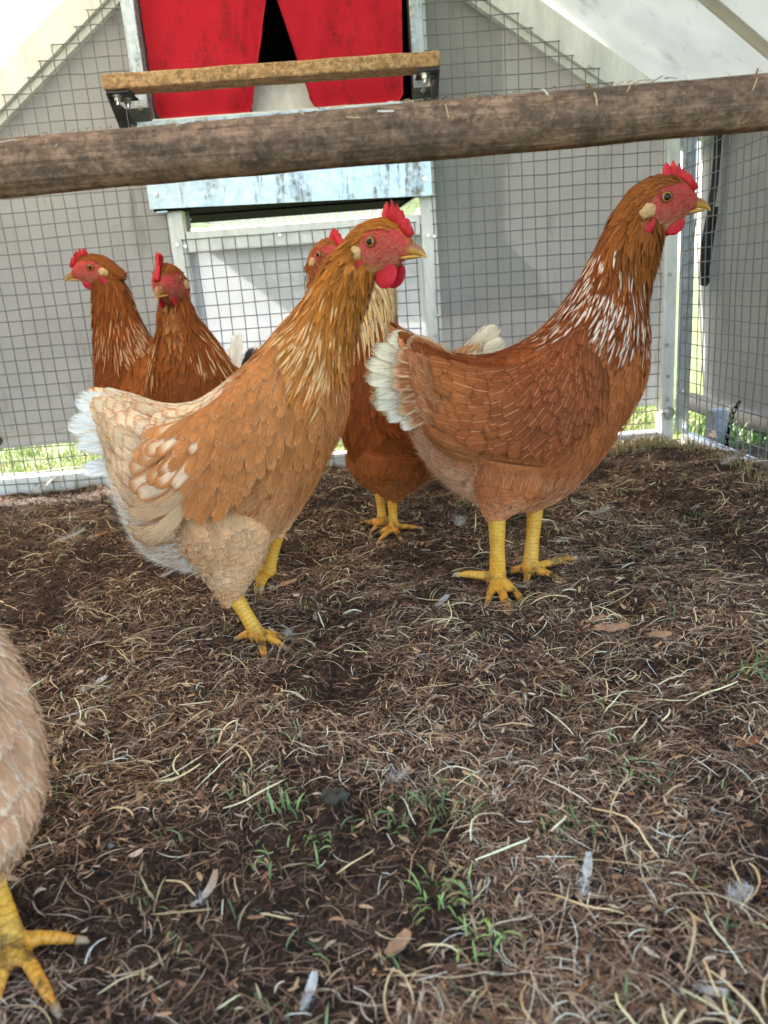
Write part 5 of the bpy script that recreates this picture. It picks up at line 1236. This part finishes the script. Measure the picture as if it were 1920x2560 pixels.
crumbs('pale_grit', 260, .0007, .0017, [(190, 184, 176), (150, 150, 150), (120, 112, 104)], 46, lambda x, y: 0 * x + 1)

# green shoots: tufts in the litter and the lawn outside
def blades(n_list, seed, cols, name, hgt=(.012, .03), wdt=(.0012, .0024), lean=.6, segs=5, zf=gz, label=None, cat=None, group=None, kind='stuff', dry=0.):
    rng = np.random.default_rng(seed); X_, Y_ = [], []
    for (cx, cy, rad, n) in n_list:
        a = rng.uniform(0, 2 * np.pi, n); r = rad * np.sqrt(rng.random(n)); X_.append(cx + r * np.cos(a)); Y_.append(cy + r * np.sin(a))
    x, y = np.concatenate(X_), np.concatenate(Y_); n = len(x); L = rng.uniform(*hgt, n); a = rng.uniform(0, 2 * np.pi, n); ln = np.abs(rng.normal(lean, .35, n)); t = np.linspace(0, 1, segs + 1)
    out = (np.sin(ln[:, None] * t) * t)[..., None] * np.stack([np.cos(a), np.sin(a), 0 * a], -1)[:, None]; up = (np.cos(ln[:, None] * t) * t)[..., None] * np.array((0, 0, 1.))
    pts = np.stack([x, y, zf(x, y) - .001], -1)[:, None] + (out * .9 + up) * L[:, None, None]
    sd_ = np.stack([-np.sin(a), np.cos(a), 0 * a], -1)[:, None] + rng.normal(0, .25, (n, 1, 3)); sd_ /= np.linalg.norm(sd_, axis=-1, keepdims=True)
    wv = rng.uniform(*wdt, n)[:, None, None] * np.interp(t, (0, .3, .7, 1), (.7, 1, .8, .08))[None, :, None]
    d = np.gradient(pts, axis=1); nn = np.cross(d, sd_ * np.ones_like(d)); nn /= np.linalg.norm(nn, axis=-1, keepdims=True) + 1e-9
    P = np.stack([pts - sd_ * wv / 2, pts - nn * wv * .18, pts + sd_ * wv / 2], 2); I = np.arange(n * (segs + 1) * 3).reshape(n, segs + 1, 3)
    F = np.concatenate([np.stack([I[:, :-1, j], I[:, 1:, j], I[:, 1:, j + 1], I[:, :-1, j + 1]], -1).reshape(-1, 4) for j in range(2)])
    cc = np.array([lin(*c) for c in cols])[rng.integers(0, len(cols), n)] * rng.uniform(.8, 1.15, (n, 1))
    if dry: cc = np.where((rng.random(n) < dry)[:, None], lin(176, 152, 108) * rng.uniform(.7, 1.1, (n, 1)), cc)
    o = link(name, mesh_np(name, P.reshape(-1, 3), F, {'col': ('FLOAT_COLOR', np.repeat(cc, (segs + 1) * 3, 0))}), MAT['green_blade'])
    tag(o, label, cat, group, kind); return o
GR = [(96, 122, 70), (112, 134, 80), (128, 148, 92), (86, 108, 66), (146, 164, 98)]
BR = [(166, 190, 106), (144, 172, 94), (152, 178, 112), (124, 152, 84)]
tufts = [('bright green grass tuft on the bare dark soil, below the middle of the litter', [(.028, .379, .018, 26), (.020, .386, .012, 10)], BR, (.009, .021)),
         ('small bright green grass tuft touching the nearer side of another bright tuft', [(.042, .352, .016, 18)], BR, (.008, .018)),
         ('widest group of green grass shoots, under the curly white feather', [(.008, .466, .030, 30), (.044, .474, .026, 26), (.026, .458, .03, 16)], GR, (.008, .020)),
         ('green grass shoots on the left of the bare soil patch below the buff hen', [(-.100, .499, .026, 22), (-.085, .48, .02, 14)], GR, (.008, .019)),
         ('darker green grass shoots between the two groups beside the small dark droppings', [(-.072, .442, .030, 28)], GR, (.007, .017)),
         ('green grass shoots among the litter in the right foreground', [(.118, .424, .018, 14), (.104, .43, .016, 10)], GR, (.008, .018)),
         ('green shoots standing among dry litter on the right, nearer than the wood chips', [(.175, .498, .030, 26), (.189, .486, .02, 14)], GR, (.008, .019)),
         ('green grass tuft at the right edge of the photo', [(.322, .584, .02, 22), (.33, .60, .02, 12)], GR, (.010, .022))]
for i, (lb, l, c, hg) in enumerate(tufts):
    blades(l, 60 + i, c, 'grass_tuft', hg, (.0011, .0023), 1.05, 5, gz, lb, 'grass tuft', 'green grass tufts in the litter', None, .12)
rng = np.random.default_rng(77)
sc_ = [(float(rng.uniform(-.9, .9) * (.14 + y * .45)), float(y), .012, 4) for y in rng.uniform(.26, 1.5, 130)]
sc_ += [(.477, 1.051, .03, 30), (.50, 1.0, .02, 12), (.164, .937, .04, 26), (.20, .95, .03, 16), (-.077, .307, .02, 12), (.038, .306, .02, 12), (-.165, .399, .015, 8), (-.246, .501, .02, 8)]
blades(sc_, 71, GR, 'grass_shoots', (.008, .020), (.0009, .0018), .8, 4, gz, None, None, None, 'stuff', .2)
sc_ = [(float(x), float(1.50 + .09 * r_), .02, 12) for x, r_ in zip(rng.uniform(.30, .64, 90), rng.random(90))] + [(float(XR - .05 * r_), float(y), .018, 8) for y, r_ in zip(rng.uniform(1.1, 1.55, 40), rng.random(40))] + [(float(x), 1.58, .02, 4) for x in rng.uniform(-.8, .3, 40)]
blades(sc_, 72, [(96, 112, 58), (110, 124, 70), (84, 96, 56)], 'rim_grass', (.012, .034), (.0008, .0016), .6, 4, gz, None, None, None, 'stuff', .6)
zero = lambda x, y: 0 * x - .02
yy = 1.80 + 1.7 * rng.random(2600) ** 1.5
sc_ = [(float(x), float(y), .03, 9) for x, y in zip(rng.uniform(-1.25, 1.05, 2600), yy)]
blades(sc_, 73, [(128, 158, 72), (146, 172, 84), (108, 138, 60), (172, 180, 104), (186, 178, 120)], 'lawn_grass', (.015, .042), (.0018, .0032), .7, 4, zero, None, None, None, 'stuff', .15)
sc_ = [(float(x), float(y), .025, 9) for x, y in zip(rng.uniform(.72, 1.25, 520), rng.uniform(.8, 1.66, 520))]
blades(sc_, 74, [(92, 128, 66), (106, 140, 74), (78, 112, 60)], 'lawn_grass', (.03, .09), (.002, .0034), .6, 5, zero, None, None, None, 'stuff', .05)  # darker blades: shade outside the right wall put into the colour

# ---------------------------------------------------------------- fallen feathers, chips and droppings
def fallen(label, x, y, ang, L, W, c1, c2, downy=.35, curl=.25, rise=.2, bend=.3, seed=0):
    rng = np.random.default_rng(900 + seed); pl = []; N = 46; t = np.linspace(0, 1, N)
    base = np.array((x, y, float(gz(x, y)) + .0025)); dirv = np.array((math.cos(ang), math.sin(ang), 0.)); sv = np.array((-dirv[1], dirv[0], 0.))
    ax = base + (t - .5)[:, None] * L * dirv + (bend * L * (t - .5) ** 2)[:, None] * sv + (np.clip(rise, 0, 9) * L * t + curl * L * (t - .5) ** 2 * .5)[:, None] * np.array((0, 0, 1.))
    V, F, C_ = [], [], []; n0 = 0
    def strip(P, w0, c):
        nonlocal n0
        d = np.gradient(P, axis=0); s = np.cross(d, rng.normal(0, .5, 3) + np.array((0, 0, 1))); s /= np.linalg.norm(s, axis=1, keepdims=True) + 1e-9
        ww = w0 * np.linspace(1, .25, len(P))[:, None]; Q = np.stack([P - s * ww, P + s * ww], 1).reshape(-1, 3); V.append(Q); C_.append(np.tile(c, (len(Q), 1)))
        for i in range(len(P) - 1): F.append((n0 + 2 * i, n0 + 2 * i + 2, n0 + 2 * i + 3, n0 + 2 * i + 1))
        n0 += len(Q)
    strip(ax, .0007, c2 * 1.0)
    dd = np.gradient(ax, axis=0); dd /= np.linalg.norm(dd, axis=1, keepdims=True)
    for i in range(1, N - 1):
        dn = t[i] < downy; reps = 2
        for sgn in (-1, 1):
            for q in range(reps):
                w_ = W / 2 * math.sin(math.pi * min(.98, .12 + t[i] * .8)) ** .6 * (rng.uniform(.35, 1.35) if dn else rng.uniform(.92, 1.05)); side = np.cross((0, 0, 1.), dd[i]); side = side * sgn
                f = np.linspace(0, 1, 5)[:, None]; sweep = .5 if not dn else rng.uniform(-.2, .6)
                P = ax[i] + dd[i] * (q * L / N / reps) + side * w_ * f + dd[i] * w_ * sweep * f ** 1.4 + np.array((0, 0, 1.)) * (w_ * (.25 * f ** 2 if not dn else rng.normal(.15, .35) * f ** 1.3)) + (rng.normal(0, .0008, (5, 3)) * f if dn else 0)
                strip(P, .00026 if dn else .00046, (lin(204, 196, 186) if dn else blend(c1[None], c2[None], np.array([t[i]]))[0]) * rng.uniform(.88, 1.05))
    me = mesh_np('fallen_feather', np.concatenate(V), np.array(F), {'col': ('FLOAT_COLOR', np.concatenate(C_))})
    o = link('fallen_feather', me, MAT['fibre']); tag(o, label, 'feather', 'feathers fallen on the ground'); return o
Wh, Bf, Og, Gy = lin(206, 198, 186), lin(190, 150, 112), lin(166, 104, 64), lin(150, 142, 132)
fl = [('curly white feather lying above the green grass shoots in the middle', .006, .505, .1, 0.02, 0.013, Wh, Bf, .8, .5, .15, .6),
      ('white feather standing with its quill up, right foreground', .111, .378, 1.0, 0.02, 0.008, Wh, Wh, .5, .4, .9, .3),
      ('curved white and tan feather on dark soil, left of the middle foreground', -.119, .402, 1.05, 0.025, 0.006, Wh, Bf, .3, .3, .25, .7),
      ('narrow white feather lying in the bottom foreground left of the yellow straw', -.052, .323, 1.2, 0.019, 0.006, Wh, Wh, .4, .2, .3, .2),
      ('tan tipped fluffy feather on the soil behind the buff hen leg', -.118, .918, .1, 0.038, 0.015, Bf, Bf, .4, .3, .15, .1),
      ('grey white feather lying in front of the left foot of the tall hen', .075, .815, .9, 0.026, 0.009, Gy, Wh, .3, .2, .15, .2),
      ('spread white downy feather on the litter right of the tall rufous hen', .353, 1.122, .2, 0.034, 0.022, Wh, Wh, .9, .3, .2, .2),
      ('pale fluff of down between the legs of the dark hen and the tall hen', .138, 1.125, 1.3, 0.026, 0.024, Gy, Wh, 1., .6, .3, .2),
      ('white downy feather at the left, beside a brown feather', -.478, 1.19, .4, 0.044, 0.026, Wh, Wh, .95, .4, .2, .4),
      ('rust brown feather lying against white down at the left', -.440, 1.205, .25, 0.036, 0.013, Bf, Og, .25, .2, .1, .3),
      ('small white tuft of down in front of the buff hen belly', -.279, .985, .5, 0.018, 0.01, Wh, Wh, 1., .4, .2, .2),
      ('big white feather curled against the bottom rail at the left', -.672, 1.592, .5, 0.058, 0.032, Wh, Wh, .55, .6, .5, .6),
      ('white fluff of down on the ridge of litter at the right wall', .620, 1.262, .3, 0.032, 0.026, Wh, Gy, 1., .5, .3, .3),
      ('rust red feather lying at the right edge of the photo', .268, .500, .12, 0.026, 0.01, Og, Og, .15, .2, .1, .1),
      ('round white ball of down in the right foreground', .194, .359, .2, 0.014, 0.014, Wh, Gy, 1., .8, .4, .3),
      ('white frayed feather on the litter at the left, nearer than the orange one', -.287, .700, .7, 0.03, 0.01, Wh, Wh, .6, .3, .15, .3),
      ('tiny white fluff beside the foot of the buff hen', -.098, .772, 1.2, 0.01, 0.008, Wh, Wh, 1., .3, .2, .2),
      ('small orange feather on the litter left of the buff hen foot', -.254, .741, .3, 0.024, 0.007, Og, Bf, .2, .2, .1, .2),
      ('white tipped feather in the bottom right corner', .150, .299, -.6, 0.016, 0.006, Wh, Wh, .3, .3, .2, .3)]
for i, a in enumerate(fl): fallen(*a, seed=i)
def chip(label, x, y, ang, L, W, rgb, seed):
    rng = np.random.default_rng(seed); mb = MB(); n = 7; pts = []
    for s in (1, -1):
        for i in (range(n) if s > 0 else range(n - 1, -1, -1)):
            f = i / (n - 1); pts.append(((f - .5) * L, s * W / 2 * (.30 + .70 * math.sin(math.pi * (.06 + .8 * f)) ** .7) * rng.uniform(.55, 1.15)))
    mb.prism(pts, 'z', 0, .0022); o = mb.build('wood_chip', MAT['chip'])
    for v in o.data.vertices: v.co.z += 6 * v.co.x ** 2 + rng.normal(0, .0002)
    o.location = (x, y, float(gz(x, y)) + .006); o.rotation_euler = (.15, .1, ang); tag(o, label, 'wood chip', 'wood chips in the litter'); return o
chip('long tan wood chip, left of two lying right of the tall hen feet', .234, .705, .15, .036, .011, 0, 1)
chip('short tan wood chip, right of two lying nearer than the tall hen feet', .271, .676, .1, .024, .009, 0, 2)
chip('reddish wood chip behind the long tan one', .226, .735, .5, .028, .008, 0, 3)
chip('brown wood chip on the bare soil in the near foreground', -.004, .349, .9, .020, .008, 0, 4)
mb = MB()
for i, (dx, dy, r) in enumerate(((0, 0, .005), (.007, .003, .0045), (.003, .007, .004), (-.004, .006, .0042))):
    mb.tube([(-.043 + dx - .004, .472 + dy, .006), (-.043 + dx, .472 + dy + .001, .009), (-.043 + dx + .004, .472 + dy, .007)], [r * .6, r, r * .6], 10)
tag(mb.build('dropping', MAT['dropping'], None, True), 'small dark droppings on bare soil between the grass shoots', 'dropping')
mb = MB(); z0 = float(gz(.642, 1.383)); mb.tube([(.642, 1.383, z0), (.644, 1.381, z0 + .018), (.643, 1.378, z0 + .030)], .0009, 5)
st_ = empty('clover_flower', (.642, 1.383, z0)); tag(st_, 'small pale clover flower by the right bottom rail', 'flower')
o = mb.build('stem', MAT['chip'], st_); o.matrix_parent_inverse = Matrix.Translation(st_.location).inverted()
rng = np.random.default_rng(5)
for i in range(14):
    a = rng.uniform(0, 6.28); e_ = rng.uniform(-.6, 1.4); c = np.array((.643, 1.378, z0 + .031)); d = np.array((math.cos(a) * math.cos(e_), math.sin(a) * math.cos(e_), math.sin(e_)))
    mb = MB(); mb.tube([c, c + d * .004, c + d * .009], [.0006, .0020, .0006], 6); o = mb.build('petal', MAT['petal'], st_, True); o.matrix_parent_inverse = Matrix.Translation(st_.location).inverted()
